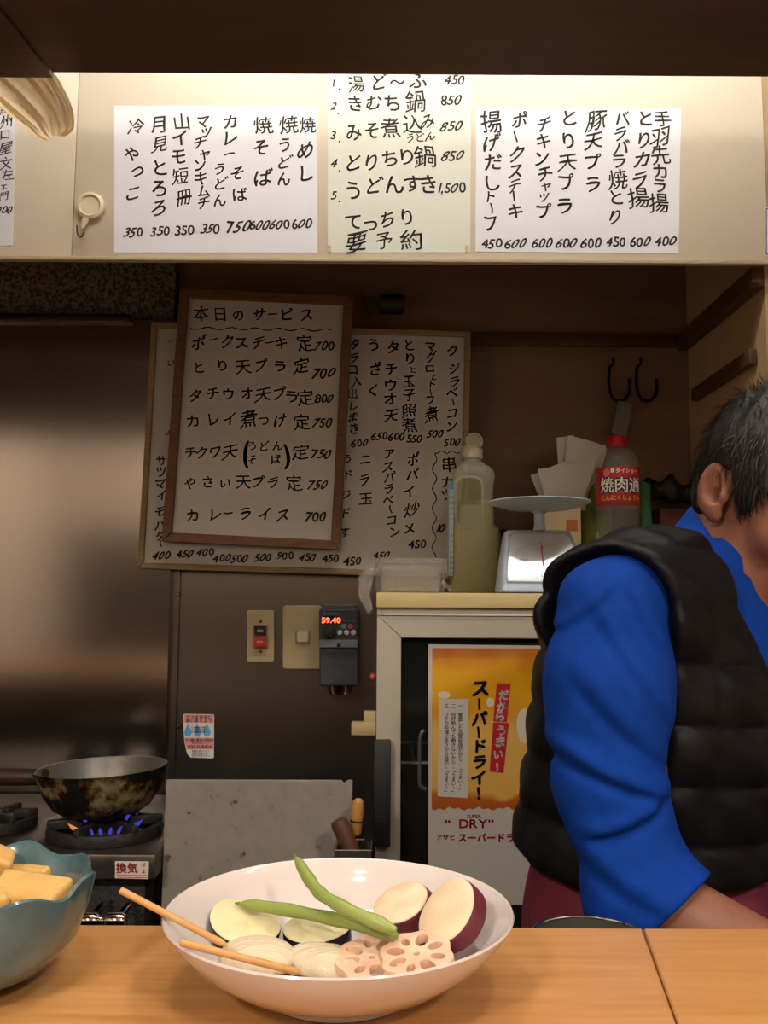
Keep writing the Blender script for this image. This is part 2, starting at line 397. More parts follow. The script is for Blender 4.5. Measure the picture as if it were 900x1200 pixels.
# ------------------------------------------------------------------ overhead shelf above the counter
ZS = 1.702; YS = .728
a = PZ(61, 85, ZS); b = PZ(0, 8, ZS); d = (b - a) / (b.y - a.y)
def seam(y): return a.x + d.x * (y - a.y)
sh = thing('overhead_shelf', 'dark brown hanging shelf box above the counter, seen from below', 'shelf', (0, .6, ZS))
def slab(x00, x01, x10, x11, y0, y1, z0, z1):
    return [(x00, y0, z0), (x10, y0, z0), (x11, y1, z0), (x01, y1, z0), (x00, y0, z1), (x10, y0, z1), (x11, y1, z1), (x01, y1, z1)]
QF = [(0, 3, 2, 1), (4, 5, 6, 7), (0, 1, 5, 4), (1, 2, 6, 5), (2, 3, 7, 6), (3, 0, 4, 7)]
sb = M('shelf_board', '#564438', .34, col2='#4c3b30', nscale=5, nstretch=(1, 9, 9))
MB().add(slab(seam(.45) + .0006, seam(YS) + .0006, 1.9, 1.9, .45, YS, ZS, ZS + .38), QF).build('shelf_box', sb, sh)
MB().add(slab(-1.9, -1.9, seam(.45) - .0006, seam(YS + .004) - .0006, .45, YS + .004, ZS - .0025, ZS + .38), QF).build('end_box', sb, sh)
MB().box((-1.9, .52, ZS + .381), (-1.86, .66, 2.42)).build('hanger', dark_wood, sh)
MB().box((1.86, .52, ZS + .381), (1.9, .66, 2.42)).build('hanger', dark_wood, sh)

# plastic bag end hanging behind the shelf
bagmat = M('milky_plastic', '#f7e6c4', .3, bump=.3, bscale=60)
nt = bagmat.node_tree; tr_ = nt.nodes.new('ShaderNodeBsdfTranslucent'); tr_.inputs[0].default_value = hexc('#f5e2bd'); mxs = nt.nodes.new('ShaderNodeMixShader'); mxs.inputs[0].default_value = .7
nt.links.new(nt.nodes['Principled BSDF'].outputs[0], mxs.inputs[1]); nt.links.new(tr_.outputs[0], mxs.inputs[2]); nt.links.new(mxs.outputs[0], nt.nodes['Material Output'].inputs[0])
path = bez([P(-14, 40, .76), P(8, 84, .762), P(36, 112, .765), P(58, 140, .765), P(64, 162, .765)], 7)
rings = []
n = 40; K = len(path)
for i, p in enumerate(path):
    f = i / (K - 1)
    wd = .028 * (1 - f)**.7 + .011 * min(1, 2*f) * (1 if f < .9 else 1 - 3*(f - .9))
    t0 = (path[min(i+1, K-1)] - path[max(i-1, 0)]).normalized(); sd = t0.cross(Vector((0, 1, 0))).normalized(); ring = []
    for j in range(n):
        q = pi + pi*1.06*j/(n-1); rr = 1 + .05 * math.sin(5*q + 2*f)
        pl_ = (.5*math.sin(11*q + 3*f) + .3*math.sin(23*q - 4*f) + .25*math.sin(5*q + 6*f)) * .007*(1 - .5*f)
        ring.append(p + sd * math.cos(q) * wd * rr + Vector((0, 1, 0)) * (math.sin(q) * wd * .38 + pl_))
    rings.append(ring)
o = MB().rings(rings, False, False).build('plastic_bag', bagmat, org=path[0], smooth=60)
tag(o, 'twisted end of a cream plastic bag hanging by the shelf end', 'plastic bag')

# ------------------------------------------------------------------ whiteboards
wb = M('whiteboard', '#c8c5c3', .25, col2='#c1bdb9', nscale=5, coat=.3)
def board(name, label, q, Y, fw, fd, fmat, cat='whiteboard'):
    """q: the four outer corners TL TR BR BL in pixels; fw: frame width in pixels"""
    C = [P(x, y, Y) for x, y in q]; ctr = sum(C, Vector()) / 4
    t = thing(name, label, cat, (C[2] + C[3]) / 2)
    u = ((C[1] - C[0]) + (C[2] - C[3])).normalized(); v = ((C[0] - C[3]) + (C[1] - C[2])).normalized(); v = (v - u * v.dot(u)).normalized()
    w2 = ((C[1] - C[0]).length + (C[2] - C[3]).length) / 4; h2 = ((C[0] - C[3]).length + (C[1] - C[2]).length) / 4
    fwm = fw * Y / F
    def at(a, b, d): return ctr + u * a + v * b + Vector((0, d, 0))
    MB().prism([(-w2 + fwm*.4, -h2 + fwm*.4), (w2 - fwm*.4, -h2 + fwm*.4), (w2 - fwm*.4, h2 - fwm*.4), (-w2 + fwm*.4, h2 - fwm*.4)], at, fd*.45, fd*.9).build('panel', wb, t)
    for (x0, y0, x1, y1) in ((-1, 1, 1, 1), (1, 1, 1, -1), (1, -1, -1, -1), (-1, -1, -1, 1)):
        A = Vector((x0*w2, y0*h2)); B = Vector((x1*w2, y1*h2)); A2 = Vector((x0*(w2-fwm), y0*(h2-fwm))); B2 = Vector((x1*(w2-fwm), y1*(h2-fwm)))
        g = .0003 * (B - A).normalized()
        bm_ = MB().prism([A+g, B-g, B2-g, A2+g], at, 0, fd)
        bm_.build('frame_rail', fmat, t, mods=lambda o: bev(o, .0015))
    return t, plane(Y + fd*.45, -.0006), at
def bev(o, w_, seg=2):
    m = o.modifiers.new('bevel', 'BEVEL'); m.width = w_; m.segments = seg; m.limit_method = 'ANGLE'; m.harden_normals = False
def wires(t, tops, Y):
    for pts in tops:
        MB().tube(bez([P(x, y, Y) for x, y in pts], 4), .0009, 6).build('wire_hook', M('thin_wire', '#9a938a', .3, 1), t)
Y1 = 1.636
t, fn, _ = board('menu_whiteboard', 'large whiteboard with a thin frame on the steel wall, behind the wood-framed one', [(171, 377), (550, 388), (548, 678), (167, 666)], Y1, 7, .013, M('pale_wood_frame', '#a08a68', .5, col2='#8d7654', nscale=20, nstretch=(1, 1, 12)))
wires(t, [[(178, 384), (182, 366), (185, 350), (180, 344), (186, 336)], [(432, 388), (432, 370), (424, 345), (420, 338)]], Y1 + .006)
k = Ink(fn, bold=.024); C4 = (3.333, 390, 370); C5 = (3.242, 160, 310)
k.put([('ク',470,135),('ジ',475,205),('ラ',475,258),('ベ',467,300),('ー',470,335,36,pi/2),('コ',465,380),('ン',465,430),('500',467,494,42)], C4, 50)
k.put([('マ',380,120),('グ',385,160),('ロ',380,205,40),('と',395,240,30),('ト',385,268,36),('ー',383,300,30,pi/2),('フ',380,330,42),('煮',385,385,60),('500',402,460,42)], C4, 46)
k.put([('と',298,115),('り',300,170),('と',313,212,30),('玉',298,258),('子',300,308),('照',297,370,62),('煮',300,428,62),('550',320,480,42)], C4, 50)
k.put([('タ',235,125),('チ',230,207),('ウ',228,270),('オ',225,325),('天',228,390,60),('600',250,472,42)], C4, 54)
k.put([('う',160,115),('ざ',165,210),('く',160,290),('650',183,470,42)], C4, 56)
k.put([('タ',88,110),('ラ',82,165),('コ',78,210),('入',92,258),('出',78,305),('し',80,350),('ま',80,395),('き',85,440),('600',105,497,42)], C4, 46)
k.put([('ポ',315,560),('パ',312,620),('イ',300,685),('炒',310,755,64),('メ',300,830),('450',330,892,46)], C4, 52)
k.put([('ア',220,540),('ス',215,590),('パ',222,630),('ラ',220,675),('ベ',218,720),('ー',225,757,40,pi/2),('コ',230,797),('ン',240,845),('450',190,935,42)], C4, 46)
k.put([('ニ',127,562),('ラ',123,640),('玉',128,715,56),('450',78,957,46)], C4, 52)
k.put([('う',55,560),('ド',58,620),('ジ',50,700),('ド',50,770),('す',48,845)], C4, 42)
k.put([('串',455,580,66),('カ',450,650),('ツ',446,700),('10',425,828,44)], C4, 50)
pts = [(500 - 4*math.sin(i*.9), 530 + 6*math.sin(i*1.7)) if False else (495 - i*9.5, 533 + 6*math.sin(i*1.5)) for i in range(11)] + [(398 + 9*math.sin(i*1.1) - i*.1, 540 + i*13.5) for i in range(31)]
k.stroke([(x/3.333 + 390, y/3.333 + 370) for x, y in pts], 1.3)
k.put([('サ',95,745),('ツ',95,787),('マ',92,832),('イ',95,877),('モ',90,937),('ハ',88,993),('タ',90,1032,40),('ー',92,1062,30,pi/2)], C5, 46)
k.put([('400',95,1106),('450',183,1100),('400',262,1092),('400',325,1115),('500',392,1117),('500',482,1112),('900',565,1106),('450',650,1112),('450',737,1117)], C5, 42)
k.put([('一',130,295,24),('い',132,372,30),('ん',125,640,30)], C5, 30)
k.build('lettering', INKB, t)
Y2 = 1.605
t, fn, _ = board('daily_special_board', 'wood-framed whiteboard listing the set meals, hanging in front of the larger whiteboard', [(206, 336), (411, 348), (401, 643), (194, 636)], Y2, 11, .02, M('brown_wood_frame', '#7d5637', .5, col2='#64432a', nscale=14, nstretch=(1.5, 1, 9), namt=(.3, .7)))
wires(t, [[(215, 342), (213, 330), (212, 318)]], Y2 + .012)
k = Ink(fn, bold=.022)
k.put([('本',247,185,66),('日',318,187,58),('の',388,192,50),('サ',465,190),('ー',518,188,40),('ビ',570,190),('ス',645,192)], C5, 54)
k.put([('ポ',237,297),('ー',295,285,44),('ク',345,293),('ス',400,297),('テ',463,297),('ー',508,296,40),('キ',548,300),('定',640,300,68),('700',714,310,50)], C5, 54)
k.put([('と',237,390),('り',325,385),('天',405,387,64),('プ',470,385),('ラ',545,387),('定',625,387,66),('700',712,412,54)], C5, 52)
k.put([('タ',225,497),('チ',290,490),('ウ',350,492),('オ',420,490),('天',480,494,62),('プ',540,492),('ラ',590,502),('定',642,506,66),('800',712,510,46)], C5, 52)
k.put([('カ',215,594),('レ',290,589),('イ',355,587),('煮',425,587,72),('つ',485,592,46),('け',545,592),('定',628,598,66),('750',708,600,50)], C5, 54)
k.put([('チ',205,715),('ク',250,713),('ワ',300,710),('天',355,710,60),('(',415,715,105),('う',440,690,38),('ど',485,690,42),('ん',535,690,42),('そ',440,742,38),('ば',528,740,42),(')',573,715,105),('定',625,712,66),('750',702,720,52)], C5, 50)
k.put([('や',205,830),('さ',270,827),('い',335,830,44),('天',405,825,62),('プ',460,825),('ラ',520,827),('定',600,830,66),('750',688,838,50)], C5, 50)
k.put([('カ',212,954),('レ',297,950),('ー',350,945,44),('ラ',412,947),('イ',487,950),('ス',555,952),('700',682,957,52)], C5, 54)
k.stroke([((205 + i*17.8)/3.242 + 160, (242 + i*.25 + 5*math.sin(i*1.25))/3.242 + 310) for i in range(31)], 1.3)
k.build('lettering', INKB, t)
# ------------------------------------------------------------------ things on the steel wall
def cv(k, ox, oy): return lambda x, y: (x / k + ox, y / k + oy)
z5 = cv(3, 160, 650)
def out(Y): return lambda x, y, d: P(x, y, Y) + Vector((0, -d, 0))
def plate(poly, Y, d0, d1, name, mat, parent, bw=.0008):
    return MB().prism(poly, out(Y), d0, d1).build(name, mat, parent, mods=(lambda o: bev(o, bw)) if bw else None)
def zr(x0, y0, x1, y1, r, z): a = z(x0, y0); b = z(x1, y1); return rrect(a[0], a[1], b[0], b[1], r)
YM = YW - .0006
bake = M('beige_bakelite', '#b09d78', .4, col2='#a5916b', nscale=12)
t = thing('push_button_switch', 'narrow beige wall switch with a black and a red push button', 'switch', P(*z5(437, 378), YM))
plate(zr(390, 195, 485, 378, 2, z5), YM, 0, .006, 'plate', bake, t)
plate(zr(413, 245, 464, 328, 1.2, z5), YM, .0061, .010, 'button_frame', M('beige_dark', '#8d7b5a', .4), t)
b1 = plate(zr(418, 250, 459, 283, 1.5, z5), YM, .0101, .015, 'on_button', M('black_button', '#15110f', .35), t)
b2 = plate(zr(418, 289, 459, 323, 1.5, z5), YM, .0101, .018, 'off_button', M('red_button', '#b3201c', .35), t)
k = Ink(plane(YM, -.0153), 0); k.row('ON', *z5(438, 267), 4.6); k.build('lettering', M('white_print', '#d8d2c8', .6), b1)
k = Ink(plane(YM, -.0183), 0); k.row('OFF', *z5(438, 306), 4.6); k.build('lettering', MATS['white_print'], b2)
for zy in (234, 339):
    MB().lathe([(.0004, .008), (.0025, .0078), (.0032, .0061)], P(*z5(437, zy), YM), 14, rot).build('screw', M('brass_dark', '#6b573a', .35, 1), t)
t = thing('light_switch', 'wide cream wall plate with one small rocker switch', 'switch', P(*z5(583, 402), YM))
plate(zr(515, 178, 652, 402, 4, z5), YM, 0, .007, 'plate', bake, t, .002)
plate(zr(560, 267, 611, 311, 1, z5), YM, .0071, .0095, 'rocker_frame', MATS['beige_dark'], t)
plate(zr(566, 271, 606, 307, 1, z5), YM, .0096, .0125, 'rocker', M('cream_rocker', '#bcae92', .35), t)
inv = thing('motor_controller', 'dark grey motor controller box with a red digital display', 'controller', P(*z5(717, 450), YM))
gr = M('charcoal_plastic', '#34363c', .45, col2='#303238', nscale=30)
plate(zr(660, 176, 775, 190, 1, z5), YM, 0, .045, 'heat_sink', M('grey_aluminium', '#55565a', .4, .8), inv)
plate(zr(652, 189, 783, 450, 2, z5), YM, 0, .07, 'body', gr, inv, .003)
plate(zr(652, 191, 783, 318, 1.5, z5), YM, .0702, .078, 'keypad', M('keypad_plastic', '#282a30', .4), inv, .0015)
cb = plate(zr(653, 293, 782, 319, 1, z5), YM, .0782, .081, 'cover_tab', M('slate_plastic', '#626a78', .4), inv)
MB().lathe([(.0005, .0835), (.003, .083), (.0036, .0811)], P(*z5(718, 310), YM), 16, rot).build('screw', MATS['black_button'], inv)
d = plate(zr(664, 214, 722, 240, .6, z5), YM, .0782, .079, 'display', M('display_glass', '#1a0504', .15), inv, 0)
k = Ink(plane(YM, -.0793), 0, .025); k.row('59.40', *z5(693, 227.5), 8.2, 0, 1.15); k.build('digits', emission('red_led', (1, .05, .02), 9), d)
MB().lathe([(.0005, .088), (.009, .0875), (.0105, .086), (.011, .0782)], P(*z5(686, 268), YM), 28, rot).build('dial', M('black_dial', '#0e0d0e', .4), inv)
for (x, y, c) in ((735, 249, '#3f7d86'), (757, 249, '#a83a34'), (722, 269, '#a8a8a6'), (745, 269, '#a8a8a6'), (767, 269, '#a8a8a6')):
    MB().lathe([(.0004, .0812), (.0042, .081), (.005, .0782)], P(*z5(x, y), YM), 20, rot).build('key', M('key' + c, c, .4), inv)
k = Ink(plane(YM, -.0790), 0)
for x, y in ((671, 203), (668, 208), (674, 208)): k.quad([z5(x, y - 3), z5(x + 2, y), z5(x, y + 3), z5(x - 2, y)])
k.row('MITSUBISHI', *z5(697, 206), 2.6, 0)
for x in (735, 752, 769): k.row('Hz', *z5(x, 228), 2.8, 0)
k.build('lettering', M('grey_print', '#8d8f94', .6), inv)
k = Ink(plane(YM, -.0704), 0); k.row('INVERTER', *z5(700, 330), 3.2, 0); k.row('D700', *z5(745, 329), 3, 0)
for y, x0, x1 in ((400, 672, 745), (408, 672, 760), (432, 668, 700)): k.row('DANGER', *z5((x0+x1)/2, y), 2.6, 0)
k.build('marking', M('dim_print', '#55585f', .6), inv)
for i, (x, c) in enumerate(((682, '#5a2a20'), (692, '#b8b0a4'), (704, '#3d2a22'), (716, '#151312'), (728, '#5a2a20'), (738, '#b8b0a4'), (750, '#6e2a22'))):
    q = [Vector(P(*z5(x, y), YM)) + Vector((0, -dd, 0)) for x, y, dd in ((x, 449, .03), (x, 470, .032), (x + 5 - i, 482, .03 + .002*i), (x + (4 if i < 3 else -4), 486, .015), (x + 2, 478, .004), (x, 466, .0035))]
    MB().tube(bez(q, 4), .0022, 7).build('wire', M('wire' + c, c, .5), inv)
# gas safety sticker
t = thing('gas_safety_sticker', 'pink and white gas safety sticker with three blue drops low on the steel wall', 'sticker', P(*z5(220, 715), YM))
A = [(168, 560), (270, 561), (273, 566), (272, 712), (268, 716), (190, 713), (178, 700), (168, 655), (165, 600), (165, 563)]
MB().prism([z5(*a) for a in A], out(YM), 0, .0004).build('sheet', M('sticker_white', '#cfc6bd', .5), t, smooth=0)
k = Ink(plane(YM, -.0006), 0); k.quad([z5(168, 562), z5(270, 563), z5(271, 590), z5(166, 590)]); k.quad([z5(168, 643), z5(271, 643), z5(271, 684), z5(176, 684)]); k.build('pink_band', M('pink_print', '#cf8a84', .5), t)
k = Ink(plane(YM, -.0006), 0)
for cx in (181, 214, 248):
    k.quad([z5(cx + 16*math.sin(q)*(.5 - .5*math.cos(q)) ** .5 if False else cx + 17*math.sin(q)*math.sin(q/2)**1.3, 640 - 23*(1 + math.cos(q))) for q in [2*pi*i/24 for i in range(24)]])
k.build('water_drop', M('blue_print', '#4f9cc4', .5), t)
k = Ink(plane(YM, -.0009), 0, .02)
k.row('ガスを安全に', *z5(220, 571), 5.2); k.row('使いましょう', *z5(220, 583), 5.2)
k.row('ガス漏れ緊急の場合は', *z5(221, 651), 3.4); k.row('0120-0-18424', *z5(222, 675), 5.6, 0, .95)
for y in (607, 615, 623): k.row('ガス機器の点検', *z5(217, y), 2.4)
for y in (661, 690, 698, 706): k.row('大阪ガスお客さまセンター'[4:], *z5(226, y), 2.6)
k.build('lettering', M('dark_print', '#4a2422', .6), t)

# ------------------------------------------------------------------ gas stove and pan
ZT = .905
black = M('burnt_black', '#171310', .6, col2='#221b15', nscale=30, bump=.3, bscale=120)
st = thing('gas_stove', 'low steel gas table stove with black burners by the wall', 'stove', (-.7, 1.47, 0))
xr = PZ(180, 1004, ZT).x
stm = M('stove_steel', '#6b645c', .38, .85, col2='#4b443c', nscale=6, bump=.05, bscale=30)
zb = P(100, 1031, 1.27).z
MB().box((-1.3, 1.27, zb), (xr, 1.655, ZT), .004).build('top_plate', stm, st)
MB().box((-1.29, 1.30, .02), (xr - .02, 1.65, zb - .0005), .003).build('body', black, st)
for z in (.25, .62): MB().box((-1.285, 1.296, z), (xr - .03, 1.2995, z + .02)).build('rail', stm, st)
def burner(cx, cy, r):
    b = MB()
    b.lathe([(r*.86, ZT + .001), (r, ZT + .001), (r*1.02, ZT + .010), (r*.98, ZT + .017), (r*.88, ZT + .017), (r*.84, ZT + .010)], (cx, cy, 0), 48)
    o = b.build('burner_ring', black, st)
    for k_ in range(6):
        q = k_ * pi/3 + .3
        mt = Matrix.Translation((cx, cy, 0)) @ Matrix.Rotation(q, 4, 'Z')
        MB().box((r*.42, -.005, ZT + .012), (r*.99, .005, ZT + .026), .002, mt).build('claw', black, o)
    MB().lathe([(.001, ZT + .018), (.03, ZT + .018), (.038, ZT + .012), (.04, ZT + .001)], (cx, cy, 0), 32).build('burner_cap', M('cast_iron', '#2a2521', .5, .6), st)
B1 = PZ(124, 966, ZT + .015); B2 = PZ(-6, 958, ZT + .015)
burner(B1.x, B1.y, .083); burner(B2.x, B2.y, .062)
fl = emission('gas_flame', (.08, .07, .6), .7); flo = emission('gas_flame_tip', (1, .35, .12), .7)
mb = MB(); mo = MB()
for k_ in range(22):
    q = 2*pi*k_/22; c = Vector((B1.x + .043*math.cos(q), B1.y + .043*math.sin(q), ZT + .011)); dr = Vector((math.cos(q), math.sin(q), 0))
    tgt = mo if k_ in (13, 14) else mb
    tgt.tube([c, c + dr*.006 + Vector((0, 0, .006)), c + dr*.012 + Vector((0, 0, .012))], [.0022, .0026, .0003], 8)
mb.build('flame', fl, st); mo.build('flame', flo, st)
# warning label on the stove front
fr = plane(1.27, -.0008)
MB().prism([(135, 1009), (174.5, 1009.5), (174, 1030), (135, 1029)], out(1.27), .0001, .0006).build('warning_label', M('label_white', '#d9c6bc', .5), st, smooth=0)
k = Ink(fr, 0, .03); k.row('換気', 149, 1017, 13, 0); k.col('せよ', 168.5, 1013, 1021, 5.5); k.stroke([(137, 1025.5), (173, 1026)], 1.2); k.stroke([(137, 1028), (173, 1028.3)], .7); k.build('label_lettering', M('red_print', '#b2252a', .5), st)
# saucepan
pc = Vector((PZ(122, 900, ZT + .092).x, PZ(122, 900, ZT + .092).y, ZT + .0275))
tilt = Matrix.Rotation(R(-2.0), 4, 'Y')
pan = thing('saucepan', 'burnt dented saucepan with a wooden handle over a blue gas flame', 'pan', pc)
MP = Matrix.Translation(pc) @ tilt
def pmod(q, r, z):
    s = math.exp(-((math.atan2(math.sin(q - R(222)), math.cos(q - R(222)))) / .16) ** 2) * max(0, (z - .03) / .035)
    return (r * (1 + .11 * s), z + .004*s)
prof = [(.001, .001), (.058, .001), (.072, .010), (.086, .030), (.0925, .050), (.0955, .0655), (.0965, .067), (.094, .0665), (.0905, .050), (.084, .031), (.070, .012), (.056, .004), (.001, .004)]
mp_ = M('burnt_pan', '#15100c', .55, .3, bump=.4, bscale=70)
nt = mp_.node_tree; N = nt.nodes; L = nt.links; bs = N['Principled BSDF']
tc = N.new('ShaderNodeTexCoord'); nz = N.new('ShaderNodeTexNoise'); nz.inputs['Scale'].default_value = 16; nz.inputs['Detail'].default_value = 8; nz.inputs['Roughness'].default_value = .65
rp = N.new('ShaderNodeValToRGB'); el = rp.color_ramp.elements
el[0].position = .50; el[0].color = hexc('#15100c'); el[1].position = .62; el[1].color = hexc('#8a7c62')
e = el.new(.53); e.color = hexc('#4e2f17'); e = el.new(.56); e.color = hexc('#6d5a2f')
L.new(tc.outputs['Object'], nz.inputs['Vector']); L.new(nz.outputs[0], rp.inputs[0]); L.new(rp.outputs[0], bs.inputs['Base Color'])
MB().lathe(prof[:7], (0, 0, 0), 64, mod=pmod).v
m1 = MB(); m1.lathe(prof[:7], (0, 0, 0), 64, mod=pmod); m1.v = [MP @ p for p in m1.v]; m1.build('pot', mp_, pan)
m2 = MB(); m2.lathe(prof[6:], (0, 0, 0), 64, mod=pmod); m2.v = [MP @ p for p in m2.v]; m2.build('inner_surface', M('worn_aluminium', '#8f8a84', .45, .75, col2='#6f6a63', nscale=9, bump=.1, bscale=60), pan)
hq = R(176)
hp = [MP @ Vector((math.cos(hq)*r, math.sin(hq)*r, z)) for r, z in ((.090, .052), (.105, .053), (.118, .053))]
MB().tube(hp, [.013, .0125, .013], 16).build('ferrule', M('dull_ferrule', '#4d443a', .45, .8), pan)
hp = [MP @ Vector((math.cos(hq)*r, math.sin(hq)*r, z)) for r, z in ((.1185, .053), (.125, .053), (.17, .0545), (.22, .056), (.236, .0565), (.239, .0565))]
MB().tube(hp, [.0125, .0135, .0135, .0155, .013, .006], 18).build('handle', M('charred_wood_handle', '#3a2013', .5, col2='#2a160d', nscale=20, nstretch=(1, 8, 8)), pan)
# chrome gas cocks under the stove front
ch = M('chrome', '#d8d4cf', .08, 1)
for (px, lab) in ((104, 'small chrome gas tap below the stove, next to the blue bowl'), (136, 'chrome gas tap below the stove, next to the white bowl')):
    c = P(px, 1079, 1.22)
    t = thing('gas_tap', lab, 'gas tap', c - Vector((0, 0, .02)), 'gas taps under the stove')
    s_ = 1 if px < 120 else -1
    MB().lathe([(.0005, -.013), (.008, -.013), (.011, -.009), (.011, .009), (.008, .013), (.0005, .013)], c, 24, Matrix.Rotation(R(90), 3, 'Y')).build('body', ch, t)
    MB().tube([c + Vector((.013*s_, 0, 0)), c + Vector((.024*s_, .004, -.001))], [.0065, .0075], 16).build('nozzle', ch, t)
    MB().tube([c + Vector((0, .008, 0)), c + Vector((0, .079, .002))], [.006, .006], 12).build('pipe', ch, t)
# leaning shield board and the low table it stands on
TZ = .60
t = thing('steel_worktable', 'low steel table between the stove and the fridge', 'table', (-.17, 1.42, 0))
x0 = xr + .004; x1 = P(441, 850, 1.38).x - .003
MB().box((x0, 1.19, TZ - .03), (x1, 1.655, TZ), .003).build('tabletop', steel_dark, t)
for x in (x0 + .02, x1 - .02):
    for y in (1.22, 1.63): MB().tube([(x, y, .0), (x, y, TZ - .031)], .014, 12).build('leg', steel_dark, t)
q = [P(194, 914, 1.31), P(413, 912, 1.31)]
bz = q[0].z
t = MB().prism([(q[0].x, TZ + .001), (q[1].x, TZ + .001), (q[1].x, bz), (q[1].x - .006, bz + .0005), (q[1].x - .012, bz - .004), (q[1].x - .016, bz), (q[0].x, bz - .001)],
               lambda x, z, d: Vector((x, 1.300 + .012 * (z - TZ) / .37 + d, z)), 0, .008)
shm = M('stained_pale_board', '#9b9186', .5, bump=.1, bscale=40)
nt = shm.node_tree; N = nt.nodes; L = nt.links; tc = N.new('ShaderNodeTexCoord')
nz = N.new('ShaderNodeTexNoise'); nz.inputs['Scale'].default_value = 55; nz.inputs['Detail'].default_value = 3
rp = N.new('ShaderNodeValToRGB'); rp.color_ramp.elements[0].position = .26; rp.color_ramp.elements[0].color = hexc('#4c2f1a'); rp.color_ramp.elements[1].position = .33; rp.color_ramp.elements[1].color = hexc('#81776e')
e = rp.color_ramp.elements.new(.7); e.color = hexc('#8a7f74')
L.new(tc.outputs['Object'], nz.inputs['Vector']); L.new(nz.outputs[0], rp.inputs[0]); L.new(rp.outputs[0], N['Principled BSDF'].inputs['Base Color'])
o = t.build('shield_board', shm, org=(q[0].x, 1.302, TZ), mods=lambda o: bev(o, .001)); tag(o, 'upright grey rust-specked board standing between the stove and the fridge', 'board')
# utensil holder
hx0 = P(394, 996, 1.27).x; hx1 = P(437, 996, 1.27).x; hz = P(415, 997, 1.232).z; hx1 = min(hx1, x1 - .002)
t = thing('utensil_box', 'small open steel box holding kitchen tools beside the fridge', 'utensil box', ((hx0 + hx1)/2, 1.27, TZ))
y0_, y1_ = 1.232, 1.286
mb = MB()
for a_, b_ in (((hx0, y0_), (hx1, y0_ + .002)), ((hx0, y1_ - .002), (hx1, y1_)), ((hx0, y0_ + .002), (hx0 + .002, y1_ - .002)), ((hx1 - .002, y0_ + .002), (hx1, y1_ - .002)), ):
    mb.box((*a_, TZ + .001), (*b_, hz))
mb.box((hx0, y0_, TZ + .001), (hx1, y1_, TZ + .004)); mb.build('box', M('bright_steel', '#a8a39c', .3, 1), t)
MB().tube([(hx0, y0_, hz), (hx1, y0_, hz), (hx1, y1_, hz), (hx0, y1_, hz), (hx0, y0_, hz)], .0018, 8).build('rim', MATS['bright_steel'], t)
def tool(pts, rad, flat, mat, name): return
t = thing('spatula', 'brown wooden spatula handle leaning out of the steel box', 'spatula', (P(412, 996, 1.248).x, 1.248, TZ + .006))
a_, b_ = P(413, 1000, 1.248), P(396, 960, 1.248)
dv = (b_ - a_)
MB().tube([a_ - dv*.55, a_, a_ + dv*.8, a_ + dv*.97, a_ + dv], [.009, .0105, .0125, .011, .006], 16, flat=1).build('handle', M('brown_wood', '#5b3a22', .55, col2='#4a2d1a', nscale=18, nstretch=(1, 1, .2)), t)
bb = Vector((a_.x + .004, 1.248, TZ + .007))
MB().tube([a_ - dv*.56, bb + Vector((0, 0, .1)), bb], [.006, .008, .014], 14, flat=.3).build('blade', MATS['bright_steel'], t)
t = thing('kitchen_knife', 'knife with a pale wooden handle upright in the steel box', 'knife', (P(417, 996, 1.27).x, 1.27, TZ + .006))
a_, b_ = P(416, 978, 1.27), P(420.5, 936, 1.27); dv = b_ - a_
MB().tube([a_ + dv*f for f in (0, .08, .4, .6, .8, .93, 1)], [.0065, .0085, .0085, .0095, .009, .008, .004], 16).build('handle', M('pale_wood_handle', '#b07f43', .45, col2='#9a6b34', nscale=18, nstretch=(1, 1, .2)), t)
MB().tube([a_ + dv*.36, a_ + dv*.41], [.0092, .0092], 16).build('ferrule', M('dull_ferrule', '#4d443a', .45, .8), t)
MB().tube([a_ - dv*.01, a_ - dv*.8, Vector((a_.x, 1.27, TZ + .1)), Vector((a_.x, 1.27, TZ + .008))], [.0045, .005, .014, .002], 10, flat=.15).build('blade', MATS['bright_steel'], t)
t = thing('steel_scraper', 'dark flat tool standing upright at the fridge edge', 'kitchen tool', (P(432, 996, 1.27).x, 1.27, TZ + .006))
MB().prism([P(x, y, 1.262).xz for x, y in ((427, 916), (437, 924), (437, 985), (427, 985))], lambda x, z, d: Vector((x, 1.261 + d, z)), 0, .002).build('blade', M('dark_blade', '#24211e', .4, .7), t)
pB = P(432, 985, 1.262)
MB().tube([pB, Vector((pB.x, 1.262, pB.z - .06)), Vector((pB.x, 1.262, TZ + .007))], [.003, .006, .006], 12).build('handle', MATS['burnt_black'], t)

# ------------------------------------------------------------------ fridge
YF = 1.38
white = M('aged_white_enamel', '#b3a998', .4, col2='#a89d8b', nscale=4)
fx0 = P(441, 850, YF).x; fx1 = .585; ftop = P(500, 713, YF).z
fr_ = thing('glass_door_fridge', 'old white glass-door drinks fridge with a beer poster', 'fridge', ((fx0 + fx1)/2, 1.52, 0))
dark_in = M('dark_interior', '#191a16', .6)
